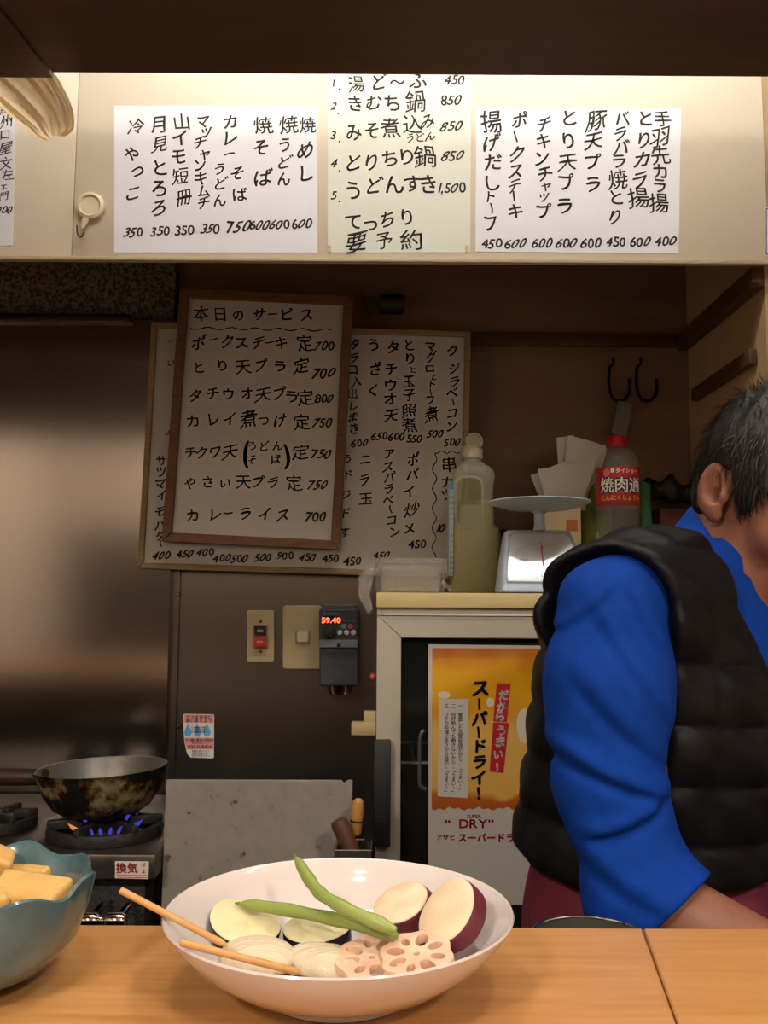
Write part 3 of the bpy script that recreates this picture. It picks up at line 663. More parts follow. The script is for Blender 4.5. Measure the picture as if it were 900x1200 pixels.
# cabinet: five sides
th = .03
MB().box((fx0, YF + .045, .02), (fx0 + th, YW - .004, ftop)).build('side_panel', white, fr_)
MB().box((fx1 - th, YF + .045, .02), (fx1, YW - .004, ftop)).build('side_panel', white, fr_)
MB().box((fx0 + th, YF + .045, ftop - .03), (fx1 - th, YW - .004, ftop)).build('top_panel', white, fr_)
MB().box((fx0 + th, YF + .045, .02), (fx1 - th, YW - .004, .12)).build('bottom_panel', white, fr_)
MB().box((fx0 + th, YW - .02, .12), (fx1 - th, YW - .004, ftop - .03)).build('back_panel', dark_in, fr_)
for sx_, sy_ in ((fx0 + .04, YF + .07), (fx1 - .04, YF + .07), (fx0 + .04, YW - .04), (fx1 - .04, YW - .04)):
    MB().tube([(sx_, sy_, 0), (sx_, sy_, .0195)], .018, 12).build('foot', black, fr_)
dz1 = P(500, 722, YF).z; dzi = P(500, 748, YF).z; dxi = P(470, 850, YF).x
door = MB().box((fx0, YF + .004, dz1 + .001), (fx1, YF + .0445, ftop)).build('top_rail', white, fr_)
# door as mitred rails
xo0, xo1, zo0, zo1 = fx0, fx1, .10, dz1; wi = dxi - fx0
xi0, xi1, zi0, zi1 = xo0 + wi, xo1 - wi, zo0 + wi, zo1 - (dz1 - dzi)
def fo(x, z, d): return Vector((x, YF + d, z))
g = .0004
dr_ = MB().prism([(xo0, zo1), (xo0, zo0), (xi0 - g, zi0 + g), (xi0 - g, zi1 + g)], fo, 0, .035).build('door_frame', white, fr_, mods=lambda o: bev(o, .0015))
MB().prism([(xo0 + g, zo1), (xo1 - g, zo1), (xi1, zi1), (xi0 , zi1 + g)], fo, 0, .035).build('frame_rail', white, dr_, mods=lambda o: bev(o, .0015))
MB().prism([(xo1, zo1), (xo1, zo0), (xi1 + g, zi0), (xi1 + g, zi1)], fo, 0, .035).build('frame_rail', white, dr_, mods=lambda o: bev(o, .0015))
MB().prism([(xo0 + g, zo0), (xo1 - g, zo0), (xi1, zi0 - g), (xi0, zi0 - g)], fo, 0, .035).build('frame_rail', white, dr_, mods=lambda o: bev(o, .0015))
MB().box((xi0, YF + .014, zi0), (xi1, YF + .018, zi1)).build('glass', M('door_glass', '#3c3f38', .05, trans=.0, alpha=.12), dr_)
MB().box((fx0 + .01, YF - .003, zo1 + .0012), (fx1 - .01, YF + .0035, zo1 + .004)).build('gasket', M('pale_gasket', '#d2c9b8', .4), dr_)
# shelf and rail inside
for z in (.45, .75, 1.0):
    mb = MB()
    for i in range(14): mb.tube([(fx0 + .06 + i*.036, YF + .06, z), (fx0 + .06 + i*.036, YW - .03, z)], .0018, 6)
    mb.tube([(fx0 + .034, YF + .06, z), (fx1 - .034, YF + .06, z)], .003, 8); mb.tube([(fx0 + .034, YW - .03, z), (fx1 - .034, YW - .03, z)], .003, 8)
    mb.build('wire_shelf', M('shelf_wire', '#8f918a', .4, .6), fr_)
a_ = [P(x, y, YF + .06) for x, y in ((497, 856), (493, 862), (492, 880), (492, 915), (494, 922), (499, 925))]
MB().tube(bez(a_, 4), .0035, 8).build('inner_handle', MATS['shelf_wire'], fr_)
# black hinge block, cream latch, red knob at the left edge
MB().box(P(437.5, 989, YF) + Vector((0, -.02, 0)), P(458, 866, YF) + Vector((0, -.0008, 0)), .002).build('hinge_block', M('scuffed_black', '#191817', .5, col2='#2c2a28', nscale=60, namt=(.6, .75)), fr_)
lt = MB(); bk_ = MB()
bk_.box((P(433, 0, 1.39).x, 1.383, P(430, 855, 1.39).z), (fx0 - .0005, 1.40, P(430, 833, 1.39).z), .0015)
bk_.box((P(420, 0, 1.39).x, 1.379, P(430, 861, 1.39).z), (fx0 - .0005, 1.404, P(430, 846, 1.39).z), .002); bk_.build('latch', M('cream_latch', '#a8946a', .45), fr_)
c_ = P(437, 793, 1.40)
MB().lathe([(.0004, .007), (.0045, .006), (.006, .002), (.005, -.004), (.003, -.006)], c_, 20, rot).build('red_knob', M('red_knob_plastic', '#a5281f', .35), fr_)
MB().tube([c_, (fx0 + .002, 1.402, c_.z)], .002, 8).build('knob_pin', MATS['scuffed_black'], fr_)
# wooden board on top
zt = P(500, 694.5, YF - .006).z
o = MB().box((fx0 - .001, YF - .006, ftop + .001), (fx1, YW + .005, zt), .0015).build('wooden_board', M('pale_yellow_board', '#d0ba82', .5, col2='#c6ae74', nscale=6, nstretch=(1, 8, 8)), org=(.29, 1.5, ftop + .001))
tag(o, 'pale yellow wooden board lying on top of the fridge', 'board')
# poster on the glass
YP = YF + .0128; z6 = cv(3.529, 420, 680)
pt = thing('beer_poster', 'tall orange and white beer poster on the fridge glass', 'poster', P(590, 1050, YP))
MB().prism([(502, 755), (676, 757), (676, 1060), (502, 1060)], out(YP), 0, .0005).build('sheet', M('poster_white', '#bdb5ab', .4), pt, smooth=0)
pm = bpy.data.materials.new('poster_print'); pm.use_nodes = True; nt = pm.node_tree; N = nt.nodes; L = nt.links; bs = N['Principled BSDF']; bs.inputs['Roughness'].default_value = .35
tc = N.new('ShaderNodeTexCoord'); sp = N.new('ShaderNodeSeparateXYZ'); nz = N.new('ShaderNodeTexNoise'); nz.inputs['Scale'].default_value = 3.2; nz.inputs['Detail'].default_value = 3
mx = N.new('ShaderNodeMath'); mx.operation = 'MULTIPLY_ADD'; mx.inputs[1].default_value = .22; rp = N.new('ShaderNodeValToRGB'); el = rp.color_ramp.elements
L.new(tc.outputs['Generated'], sp.inputs[0]); L.new(tc.outputs['Generated'], nz.inputs['Vector'])
sb_ = N.new('ShaderNodeMath'); sb_.operation = 'SUBTRACT'; sb_.inputs[1].default_value = .11
L.new(nz.outputs[0], mx.inputs[0]); L.new(sp.outputs['Z'], mx.inputs[2]); L.new(mx.outputs[0], sb_.inputs[0]); L.new(sb_.outputs[0], rp.inputs[0])
el[0].position = 0; el[0].color = hexc('#a8501c'); el[1].position = 1; el[1].color = hexc('#b4601a')
for p_, c_ in ((.09, '#b65a1c'), (.13, '#d9a650'), (.45, '#dfb25e'), (.60, '#d9971f'), (.72, '#d9a013'), (.86, '#d79a14'), (.95, '#c2741a')): e = el.new(p_); e.color = hexc(c_)
L.new(rp.outputs[0], bs.inputs['Base Color'])
rag = [z6(303 + i*12.3, 944 + 5*math.sin(i*1.9) + 4*math.sin(i*.7)) for i in range(48)]; rag = [p for p in rag if p[0] < 670]
MB().prism([z6(305, 280), (671, 760)] + [(671, 948)] + rag[::-1], out(YP), .0006, .0007).build('picture', pm, pt, smooth=0)
k = Ink(plane(YP, -.0009), 0)
for (cx, cy, rx, ry) in ((354, 474, 26, 15), (545, 505, 16, 20), (686, 600, 32, 72)): k.disc(*z6(cx, cy), rx/3.529, ry/3.529)
k.build('white_foam', M('foam_print', '#d8cbb6', .4), pt)
k = Ink(plane(YP, -.0011), 0); k.quad([z6(335, 490), z6(455, 490), z6(452, 900), z6(327, 893)]); k.build('text_panel', M('poster_panel', '#c8c0b6', .4), pt)
k = Ink(plane(YP, -.0011), 0); k.quad([z6(572, 425), z6(630, 428), z6(613, 587), z6(557, 583)]); k.quad([z6(557, 587), z6(622, 590), z6(600, 797), z6(542, 790)]); k.build('red_tag', M('poster_red', '#b3202b', .4), pt)
k = Ink(plane(YP, -.0014), .5, .045); k.put([('だ',600,475),('か',592,522),('ら',584,563),('う',592,620),('ま',585,667),('い',577,720),('!',573,772)], (3.529, 420, 680), 46); k.build('white_lettering', M('poster_white_ink', '#ddd5cc', .5), pt)
k = Ink(plane(YP, -.0014), .35, .05); k.put([('ス',505,445,76),('ー',500,512,56,pi/2),('パ',500,572),('ー',497,628,56,pi/2),('ド',500,685),('ラ',500,750),('イ',498,815),('!',497,880,70)], (3.529, 420, 680), 66); k.build('black_lettering', M('poster_black_ink', '#120c0a', .5), pt)
k = Ink(plane(YP, -.0014), 0, .005)
def vcol(txt, x, y0, y1, size):
    n = len(txt)
    for i, c in enumerate(txt):
        a_ = z6(x, y0 + (y1 - y0)*i/(n-1)); k.ch(c, a_[0] + (size*.28/3.529 if c in '、' else 0), a_[1], size/3.529, -pi/2 if c in 'ー「」' else 0)
vcol('一 徹底した品質管理だから、「うまい!」', 421, 519, 868, 20)
vcol('二 何杯飲んでも飽きないから、「うまい!」', 393, 519, 876, 20)
vcol('三 ウチの料理に合うから当然、「うまい!」', 364, 519, 876, 20); k.build('small_lettering', MATS['poster_black_ink'], pt)
k = Ink(plane(YP, -.0009), 0, .012); k.row('SUPER', *z6(478, 976), 6.2, 0, 1); k.row('“DRY”', *z6(475, 1006), 14.5, 0, 1.15, bold=.03)
k.row('アサヒ', *z6(361, 1062), 8, 0, .95, bold=.03); k.row('スーパードライ', *z6(549, 1064), 11.6, 0, .97, bold=.045); k.build('red_lettering', MATS['poster_red'], pt)
# ------------------------------------------------------------------ dark pipe end under the hood, hooks on the recess wall
pa, pb = P(446, 361, YW + .004), P(474, 361, YW + .004)
o = MB().lathe([(.0005, -.024), (.018, -.024), (.020, -.021), (.020, .018), (.0165, .019), (.0165, .023), (.0005, .023)], (pa + pb)/2 + Vector((0, -.024, 0)), 24, Matrix.Rotation(R(90), 3, 'Y')).build('pipe_socket', M('grimy_metal', '#3b352f', .5, .6), org=pa)
tag(o, 'short dark pipe socket high on the wall above the large whiteboard', 'pipe')
hk = M('black_iron', '#1b1714', .45, .7)
for (x, lab, gp) in ((714, 'black iron S-hook on the recess wall holding the flat grey strip', 0), (746, 'black iron S-hook on the recess wall, next to the cook, empty', 0)):
    Y = YW + .018
    pts = [(x + 3, 428), (x + 1, 430), (x + 0, 436), (x, 452), (x + 4, 466), (x + 14, 470), (x + 22, 463), (x + 24, 450), (x + 23, 444)] if True else 0
    pts = [P(a, b, Y - .012) for a, b in pts]
    o = MB().tube(bez(pts, 5), .0032, 8)
    o.tube([pts[0] + Vector((0, .0, 0)), pts[0] + Vector((0, -.012, .001)), pts[0] + Vector((0, -.012, .012))], .003, 8)
    o = o.build('s_hook', hk, org=pts[0]); tag(o, lab, 'hook')
MB_ = MB().prism([P(x, y, YW).xz for x, y in ((724, 470), (741, 474), (733, 512), (716, 508))], lambda x, z, d: Vector((x, YW - .004 + d, z)), 0, .004)
o = MB_.build('flat_strip', M('grey_tin', '#7a7368', .5, .4), org=P(730, 490, YW)); tag(o, 'flat grey metal strip hanging from the iron hook above the sauce bottle', 'strip')
pr = P(862, 438, 1.5)
o = MB().box((XP - .014, 1.39, pr.z - .012), (XP - .0005, 1.66, pr.z + .012), .002).build('wall_rail', MATS['walnut_moulding'], org=(XP - .01, 1.5, pr.z)); tag(o, 'short brown wooden rail on the partition behind the cook', 'rail')

# ------------------------------------------------------------------ things on the fridge
zt += .0008
def fy(px, py_, Y): return P(px, py_, Y)
def at_top(px, Y): v_ = P(px, 690, Y); return Vector((v_.x, Y, zt))
sc_ = lambda Y: Y / F                        # metres per pixel at a depth
# bottle with a grip: cross-sections stacked, grip cut in
Yb = 1.532; c0 = at_top(556, Yb); pxm = sc_(Yb)
z8 = cv(3.333, 510, 480)
bt = thing('grip_bottle', 'translucent plastic bottle with a grip and open cap, pale yellow liquid inside', 'bottle', c0)
secs = [(0, 60, 264, .030), (6, 56, 266, .034), (40, 58, 264, .036), (240, 60, 264, .036), (252, 62, 258, .036), (262, 63, 242, .036), (275, 64, 237, .036), (400, 68, 235, .035), (430, 72, 240, .034), (455, 78, 245, .033), (475, 86, 240, .031), (492, 97, 225, .028), (505, 108, 205, .024), (515, 118, 192, .0195), (530, 120, 190, .0185)]
def bsec(zpx, x0, x1, dep, shrink=0):
    k_ = pxm / 3.333; xa, xb = c0.x + (x0 - 163)*k_*.96 + shrink, c0.x + (x1 - 163)*k_*.96 - shrink
    return [Vector((x, y + Yb, c0.z + zpx*k_ + .0004)) for x, y in rrect(xa, -dep + shrink, xb, dep - shrink, min(.016, dep*.62 if zpx < 505 else dep*.98, (xb - xa)*.49), 5)]
hdp = M('milky_bottle', '#b9b99a', .28, alpha=.34)
o = MB().rings([bsec(*s_) for s_ in secs]).build('body', hdp, bt, smooth=50)
kk = pxm / 3.333
cut = MB()
cut.prism([(c0.x + (x - 163)*kk*.96, c0.z + (715 - y)*kk) for x, y in [(q[0], q[1]) for q in rrect(82, 272, 186, 462, 34, 6)]], lambda x, z, d: Vector((x, Yb - .06 + d, z)), 0, .12)
# the grip: a rounded frame set in front of the body
mbg = MB(); fr1 = rrect(80, 270, 188, 464, 36, 6); pts = [Vector((c0.x + (x - 163)*kk*.96, Yb - .0352, c0.z + (715 - y)*kk)) for x, y in fr1]
mbg.tube(pts + [pts[0]], .0028, 8, cap=False); mbg.build('grip_rim', hdp, bt)
pts = [Vector((c0.x + (x - 163)*kk*.96, Yb - .0355, c0.z + (715 - y)*kk)) for x, y in rrect(84, 274, 184, 460, 32, 6)]
MB().add(pts, [tuple(range(len(pts)))]).build('grip_panel', M('grip_shade', '#6d6b3c', .3, alpha=.45), bt)
liq = [s_ for s_ in secs if s_[0] <= 240] + [(250, 62, 255, .036), (262, 63, 240, .036), (355, 68, 236, .035)]
MB().rings([bsec(*s_, .0022) for s_ in liq]).build('liquid', M('yellow_liquid', '#a08a3c', .2, alpha=.6), bt)
zc = c0.z + 530*kk
xc = c0.x + (155 - 163)*kk*.96
MB().lathe([(.0005, 0), (.0165, 0), (.0185, .001), (.0185, .0165), (.0150, .0175), (.0145, .022), (.0005, .0222)], (xc, Yb, zc), 32).build('cap', M('milky_cap', '#d0cdb4', .35, alpha=.85), bt)
lc = Vector((c0.x + (166 - 163)*kk*.96, Yb + .006, c0.z + (715 - 113)*kk))
MB().lathe([(.0005, -.0045), (.0125, -.0045), (.0150, -.003), (.0155, 0), (.0150, .003), (.0115, .0035), (.011, .001), (.0005, .001)], lc, 32, Matrix.Rotation(R(82), 3, 'X')).build('cap_lid', MATS['milky_cap'], bt)
MB().box((lc.x - .004, Yb + .004, zc + .017), (lc.x + .004, Yb + .008, lc.z - .010), .001).build('lid_hinge', MATS['milky_cap'], bt)
# side label
xl = c0.x + (60 - 163)*kk*.96
MB().box((xl - .0012, Yb - .026, c0.z + 70*kk), (xl - .0006, Yb + .026, c0.z + 430*kk)).build('side_label', M('label_pale', '#a9b3b4', .5), bt)
k = Ink(lambda x, y: Vector((c0.x + (67 - 163)*kk*.96 + (x - 67)*kk, Yb - .0345 + .0, c0.z + (715 - y)*kk)), 0)
k.quad([(58, 290), (72, 290), (70, 650), (54, 650)]); k.build('label_edge', M('label_pale_blue', '#9db0ae', .5), bt)
k = Ink(lambda x, y: Vector((c0.x + (x - 163)*kk*.96, Yb - .0351, c0.z + (715 - y)*kk)), 0)
k.quad([(58, 286), (72, 286), (72, 318), (57, 318)]); k.build('label_band', M('label_blue', '#3f7fa0', .5), bt)
k = Ink(lambda x, y: Vector((c0.x + (x - 163)*kk*.96, Yb - .0352, c0.z + (715 - y)*kk)), 0)
k.col('お料理をおいしく本みりん風調味料', 64, 328, 640, 15); k.build('label_lettering', M('label_ink', '#41555a', .5), bt)

# wrapped plastic tray
Yt = 1.43; tx0, tx1 = P(437, 690, Yt).x, P(520, 690, Yt).x
tr = thing('wrapped_tray', 'clear plastic food tray loosely wrapped in film on the fridge corner', 'tray', ((tx0 + tx1)/2, Yt, zt))
clear = film('clear_tray', '#cfc9bb', .34, .2); wrap = film('crinkled_film', '#d9d3c4', .16, .1)
hT = 36*sc_(Yt)
mb = MB()
def tsec(z, s_, r=.010): return [Vector((x, y + Yt, z)) for x, y in rrect(tx0 + .010 - s_, -.035 - s_, tx1 - .004 + s_, .035 + s_, r + s_)]
mb.rings([tsec(zt + .0005, -.006), tsec(zt + .004, -.004), tsec(zt + hT*.85, 0), tsec(zt + hT*.9, .004), tsec(zt + hT*.93, .004)], True, False)
mb.add(tsec(zt + .0006, -.006), [tuple(range(len(tsec(0, 0))))]); mb.build('tray', clear, tr)
mb = MB(); mb.rings([tsec(zt + .004, -.008), tsec(zt + .009, -.007)], True, True); mb.build('contents', M('pale_food', '#a58f62', .7, col2='#8f7848', nscale=60, bump=.4), tr)
rngw = np.random.default_rng(3)
mb = MB(); rows = []
nn = 44
for i, (z, s_) in enumerate(((.001, .001), (.3, .003), (.6, .004), (.9, .005), (1.03, .002), (1.06, -.012), (1.05, -.022))):
    ring = []
    base = [Vector((x, y + Yt, 0)) for x, y in rrect(tx0 + .008 - s_, -.038 - s_, tx1 - .002 + s_, .038 + s_, .012, 10)]
    for p in base: ring.append(p + Vector((rngw.normal()*.0014, rngw.normal()*.0014, zt + .0006 + hT*z + (abs(rngw.normal())*.0016 if i else 0))))
    rows.append(ring)
mb.rings(rows, True, True)
corner = P(436, 664, Yt - .03); 
tail = [Vector((tx0 + .006, Yt - .036, zt + .035)), Vector((tx0 - .006, Yt - .04, zt + .03)), Vector((tx0 - .012, Yt - .048, zt + .012)), Vector((tx0 - .010, Yt - .056, zt - .012)), Vector((tx0 - .004, Yt - .058, zt - .03))]
rings_ = []
for i, p in enumerate(bez(tail, 4)):
    wd = .011*(1 - abs(i/16 - .35)); rings_.append([p + Vector((math.cos(q)*wd*(1 + .3*math.sin(3*q + i)), math.sin(q)*.0035*(1 + .4*math.cos(4*q)), math.sin(2*q + i)*.003)) for q in [2*pi*j/18 for j in range(18)]])
mb.rings(rings_); mb.build('film_wrap', wrap, tr, smooth=25)
tl = [Vector((tx1 - .006, Yt - .038, zt + .016)), Vector((tx1 + .004, Yt - .040, zt + .008)), Vector((tx1 + .009, Yt - .040, zt + .003))]
MB().tube(bez(tl, 4), [.006, .007, .006, .007, .005, .006, .005, .006, .004], 10, flat=.6).build('film_twist', wrap, tr)

# kitchen scale
Ys = 1.43; sx0, sx1 = P(588, 695, Ys - .05).x, P(690, 695, Ys - .05).x; scx = (sx0 + sx1)/2
sc = thing('kitchen_scale', 'white dial kitchen scale with a shallow round pan on the fridge', 'scale', (scx, Ys, zt))
sw = M('scale_white', '#c3d0e2', .35)
wB = (sx1 - sx0)/2
def ssec(z, w_, yf, yb, r): return [Vector((scx + x, y, zt + z)) for x, y in rrect(-w_, yf, w_, yb, r)]
ph = 76*sc_(Ys - .03)
mb = MB(); mb.rings([ssec(.001, wB - .002, Ys - .052, Ys + .045, .008), ssec(.004, wB, Ys - .054, Ys + .046, .008), ssec(.012, wB - .001, Ys - .052, Ys + .045, .010), ssec(ph*.5, wB*.92, Ys - .031, Ys + .040, .012), ssec(ph*.88, wB*.83, Ys - .007, Ys + .037, .014), ssec(ph*.97, wB*.79, Ys + .001, Ys + .036, .014), ssec(ph, wB*.72, Ys + .008, Ys + .034, .012)])
mb.build('housing', sw, sc, smooth=35)
ang = math.atan2(.054, ph*.97 - .012)         # lean of the front
fc = Vector((scx, Ys - .052, zt + .012)); fu = Vector((0, math.sin(ang), math.cos(ang))); fn_ = Vector((0, -math.cos(ang), math.sin(ang)))
fl_ = (ph*.97 - .012)/math.cos(ang)
def sf(x, y, d=0): return fc + Vector((x, 0, 0)) + fu*y + fn_*(d + .0005)
wq = lambda t_: wB*(.98 - .20*t_)
poly = []
for t_, m_ in ((.03, .90), (.07, .93), (.5, .92), (.88, .92), (.945, .87), (.96, .80)): poly.append((wq(t_)*m_, fl_*t_))
poly = poly + [(-x, y) for x, y in poly[::-1]]
MB().prism(poly, lambda x, y, d: sf(x, y, d), .0, .0016).build('face_rim', M('scale_rim', '#98a0aa', .3), sc, mods=lambda o: bev(o, .0006))
pol2 = [(x*.96, fl_*.5 + (y - fl_*.5)*.95) for x, y in poly]
MB().prism(pol2, lambda x, y, d: sf(x, y, d), .0017, .0024).build('dial_face', M('dial_white', '#cdd0d4', .2, coat=1, spec=.8), sc, smooth=0)
cy_ = fl_*.42
k = Ink(lambda x, y: sf(x, cy_ - y, .0030), 0)
for i in range(100):
    q = 2*pi*i/100
    if abs(math.sin(q)) > .0: pass
    r1 = fl_*.36; r0 = r1*(.88 if i % 5 else .80)
    if i % 5 == 0 or i % 2 == 0:
        dx, dy = math.sin(q), -math.cos(q); nx, ny = -dy*.00018, dx*.00018
        ex = 1.25
        k.quad([(dx*r0*ex + nx, dy*r0 + ny), (dx*r1*ex + nx, dy*r1 + ny), (dx*r1*ex - nx, dy*r1 - ny), (dx*r0*ex - nx, dy*r0 - ny)])
k.row('0', 0.003, -fl_*.26, .0085); k.row('750', -.030, 0, .0085); k.row('250', .030, 0, .0085); k.row('500', 0, fl_*.27, .0085)
k.row('g', -.045, 0, .006); k.row('g', .045, 0, .006); k.row('1kg', 0, fl_*.13, .005)
k.build('scale_marks', M('scale_ink', '#4a4d52', .5), sc)
k = Ink(lambda x, y: sf(x, cy_ - y, .0036), 0); k.quad([(-.0013, fl_*.10), (.0013, fl_*.10), (.0009, -fl_*.34), (-.0003, -fl_*.34)]); k.build('needle', M('needle_red', '#e0323a', .4), sc)
pz = P(645, 592, Ys).z
MB().lathe([(.009, ph - .001), (.010, ph + .002), (.0085, ph + .006), (.0085, pz - zt - .014), (.013, pz - zt - .009), (.013, pz - zt - .0085)], (scx + .002, Ys + .006, zt), 24).build('stem', sw, sc)
pr_ = 60*sc_(Ys)
MB().lathe([(.001, pz - zt - .0085), (.022, pz - zt - .0085), (pr_*.62, pz - zt - .006), (pr_*.93, pz - zt + .0015), (pr_, pz - zt + .0045), (pr_*.995, pz - zt + .006), (pr_*.92, pz - zt + .0035), (pr_*.6, pz - zt - .0035), (.001, pz - zt - .005)], (scx + .002, Ys + .006, zt), 56).build('pan', sw, sc)

# sauce bottle
Yq = 1.55; c0 = at_top(726, Yq); u_ = sc_(Yq)*.965
sb2 = thing('sauce_bottle', 'clear plastic sauce bottle with a red cap and red label', 'bottle', c0)
zz = lambda py_: P(726, py_, Yq).z - c0.z
pet = M('clear_pet', '#b0b0a0', .08, alpha=.16)
pf = [(.001, .003), (16*u_, .003), (18*u_, .0005), (24*u_, .001), (27*u_, .008), (27.5*u_, .03), (26*u_, .045), (27.5*u_, .06), (26.5*u_, zz(622)), (25*u_, zz(614)), (27*u_, zz(604)), (27*u_, zz(597)), (26*u_, zz(594)), (26*u_, zz(550)), (27*u_, zz(546)), (26*u_, zz(541)), (21*u_, zz(532)), (14*u_, zz(526)), (11.5*u_, zz(523)), (11.5*u_, zz(518))]
MB().lathe(pf, c0, 48).build('body', pet, sb2)
for i in range(8):
    q = 2*pi*i/8 + .2; r_ = 26.6*u_
    MB().tube(bez([c0 + Vector((math.cos(q)*r_, math.sin(q)*r_, zz(622) - .002)), c0 + Vector((math.cos(q)*r_*1.03, math.sin(q)*r_*1.03, .085)), c0 + Vector((math.cos(q)*r_*1.03, math.sin(q)*r_*1.03, .05))], 4), .0016, 6).build('rib', pet, sb2)
MB().lathe([(.001, .004), (16*u_, .004), (23*u_, .003), (26*u_, .009), (26.3*u_, .03), (25*u_, .045), (26.3*u_, .06), (25.5*u_, zz(650)), (.001, zz(650))], c0, 40).build('liquid', M('pale_green_liquid', '#7f7b52', .2, alpha=.22), sb2)
MB().lathe([(26.4*u_, zz(594)), (26.7*u_, zz(593)), (26.7*u_, zz(551)), (26.4*u_, zz(550))], c0, 48).build('label', M('red_label', '#a32126', .4), sb2)
MB().lathe([(.001, zz(512) + .0005), (11.5*u_, zz(512)), (12.6*u_, zz(513.5)), (12.8*u_, zz(524)), (12*u_, zz(524.5))], c0, 36).build('cap', M('red_cap', '#c01b22', .35), sb2)
MB().lathe([(12*u_, zz(527)), (13.4*u_, zz(526.4)), (13.4*u_, zz(525.2)), (12*u_, zz(525))], c0, 36).build('neck_ring', pet, sb2)
def wrapfn(rad):
    az0 = math.atan2(-c0.y + EYE.y, -c0.x + EYE.x)
    def f(x, y):
        q = az0 + (x - 728)*u_/rad
        return Vector((c0.x + rad*math.cos(q), c0.y + rad*math.sin(q), P(728, y, Yq).z))
    return f
k = Ink(wrapfn(26.9*u_), 0, .06); k.row('焼肉通', 733, 571, 18.5, 0, .98, bold=.12); k.build('lettering_outline', M('label_black', '#140d0b', .5), sb2)
k = Ink(wrapfn(27.15*u_), 0, .03); k.row('焼肉通', 733, 571, 18.5, 0, .98, bold=.015); k.row('ダイショー', 741, 555, 6, 0, bold=.022); k.quad([(720.5, 552.5), (724.5, 552.5), (724.5, 557), (720.5, 557)]); k.build('lettering', M('label_white_ink', '#d6d0c6', .5), sb2)
k = Ink(wrapfn(27.1*u_), 0, .03); k.row('にんにくしょうゆ', 733, 586, 6.6, 0); k.build('yellow_lettering', M('label_yellow_ink', '#d3a53a', .5), sb2)
k = Ink(wrapfn(27.1*u_), 0, 0); k.disc(715, 557, 4.5); k.build('seal', M('label_pink', '#c4625c', .5), sb2)
k = Ink(wrapfn(27.1*u_), 0); k.row('コクと旨みの本格たれ', 733, 580, 2.6, 0); k.build('fine_lettering', MATS['label_pink'], sb2)

# oil bottle with a gold cap
Yo = 1.635; c0 = at_top(698, Yo); u_ = sc_(Yo)*.965; zz = lambda py_: P(698, py_, Yo).z - c0.z
ob = thing('oil_bottle', 'green oil bottle with a gold cap, half behind the sauce bottle', 'bottle', c0)
MB().lathe([(.001, .001), (17*u_, .001), (19*u_, .006), (19.5*u_, zz(600)), (19*u_, zz(580)), (15*u_, zz(566)), (8*u_, zz(560)), (7*u_, zz(557)), (7*u_, zz(556))], c0, 36).build('body', M('green_glass', '#75802e', .15, alpha=.85), ob)
MB().lathe([(19.6*u_, .02), (20*u_, .021), (20*u_, zz(592)), (19.6*u_, zz(591))], c0, 36).build('label', M('green_label', '#4a5e22', .5, col2='#99a13c', nscale=18), ob)
MB().lathe([(.001, zz(541)), (6*u_, zz(541)), (6.6*u_, zz(542)), (6.6*u_, zz(548)), (5.6*u_, zz(549)), (6.6*u_, zz(550)), (7.4*u_, zz(558)), (6*u_, zz(559))], c0, 28).build('cap', M('gold_cap', '#b08c4e', .3, .8), ob)

# paper bags in a small carton behind the scale
Yc = 1.60; cx0, cx1 = P(634, 640, Yc).x, P(690, 640, Yc).x; chh = P(650, 592, Yc).z
ct_ = thing('small_carton', 'beige cardboard carton holding white paper bags behind the scale', 'carton', ((cx0 + cx1)/2 - .01, Yc, zt))
cx1 = P(676, 640, Yc).x
mb = MB(); y0_, y1_ = Yc - .035, Yc + .05
for a_, b_ in (((cx0, y0_), (cx1, y0_ + .002)), ((cx0, y1_ - .002), (cx1, y1_)), ((cx0, y0_ + .002), (cx0 + .002, y1_ - .002)), ((cx1 - .002, y0_ + .002), (cx1, y1_ - .002))): mb.box((*a_, zt + .0005), (*b_, chh))
mb.box((cx0 + .002, y0_ + .002, zt + .0005), (cx1 - .002, y1_ - .002, zt + .003)); mb.build('box', M('carton_beige', '#b39d74', .7), ct_)
MB().box((P(659, 625, Yc).x, y0_ - .0007, P(650, 624, Yc).z), (P(672, 625, Yc).x, y0_ - .0002, P(650, 611, Yc).z)).build('printed_panel', M('carton_orange', '#a8592a', .6), ct_)
bagm = M('white_bag_paper', '#e6e2da', .75, col2='#dcd7cd', nscale=10)
bags = [([(652, 513), (672, 510), (686, 596), (658, 600)], 'narrow white paper bag standing nearest the oil bottle cap side, rearmost of the fan', .018),
        ([(666, 510), (713, 523), (690, 598), (655, 598)], 'widest upright white paper bag in the carton, its corner pointing at the red cap', .010),
        ([(622, 557), (668, 538), (672, 600), (640, 603)], 'white paper bag leaning left out of the carton', .002),
        ([(630, 550), (700, 540), (676, 606), (644, 606)], 'frontmost crumpled white paper bag in the carton', -.008)]
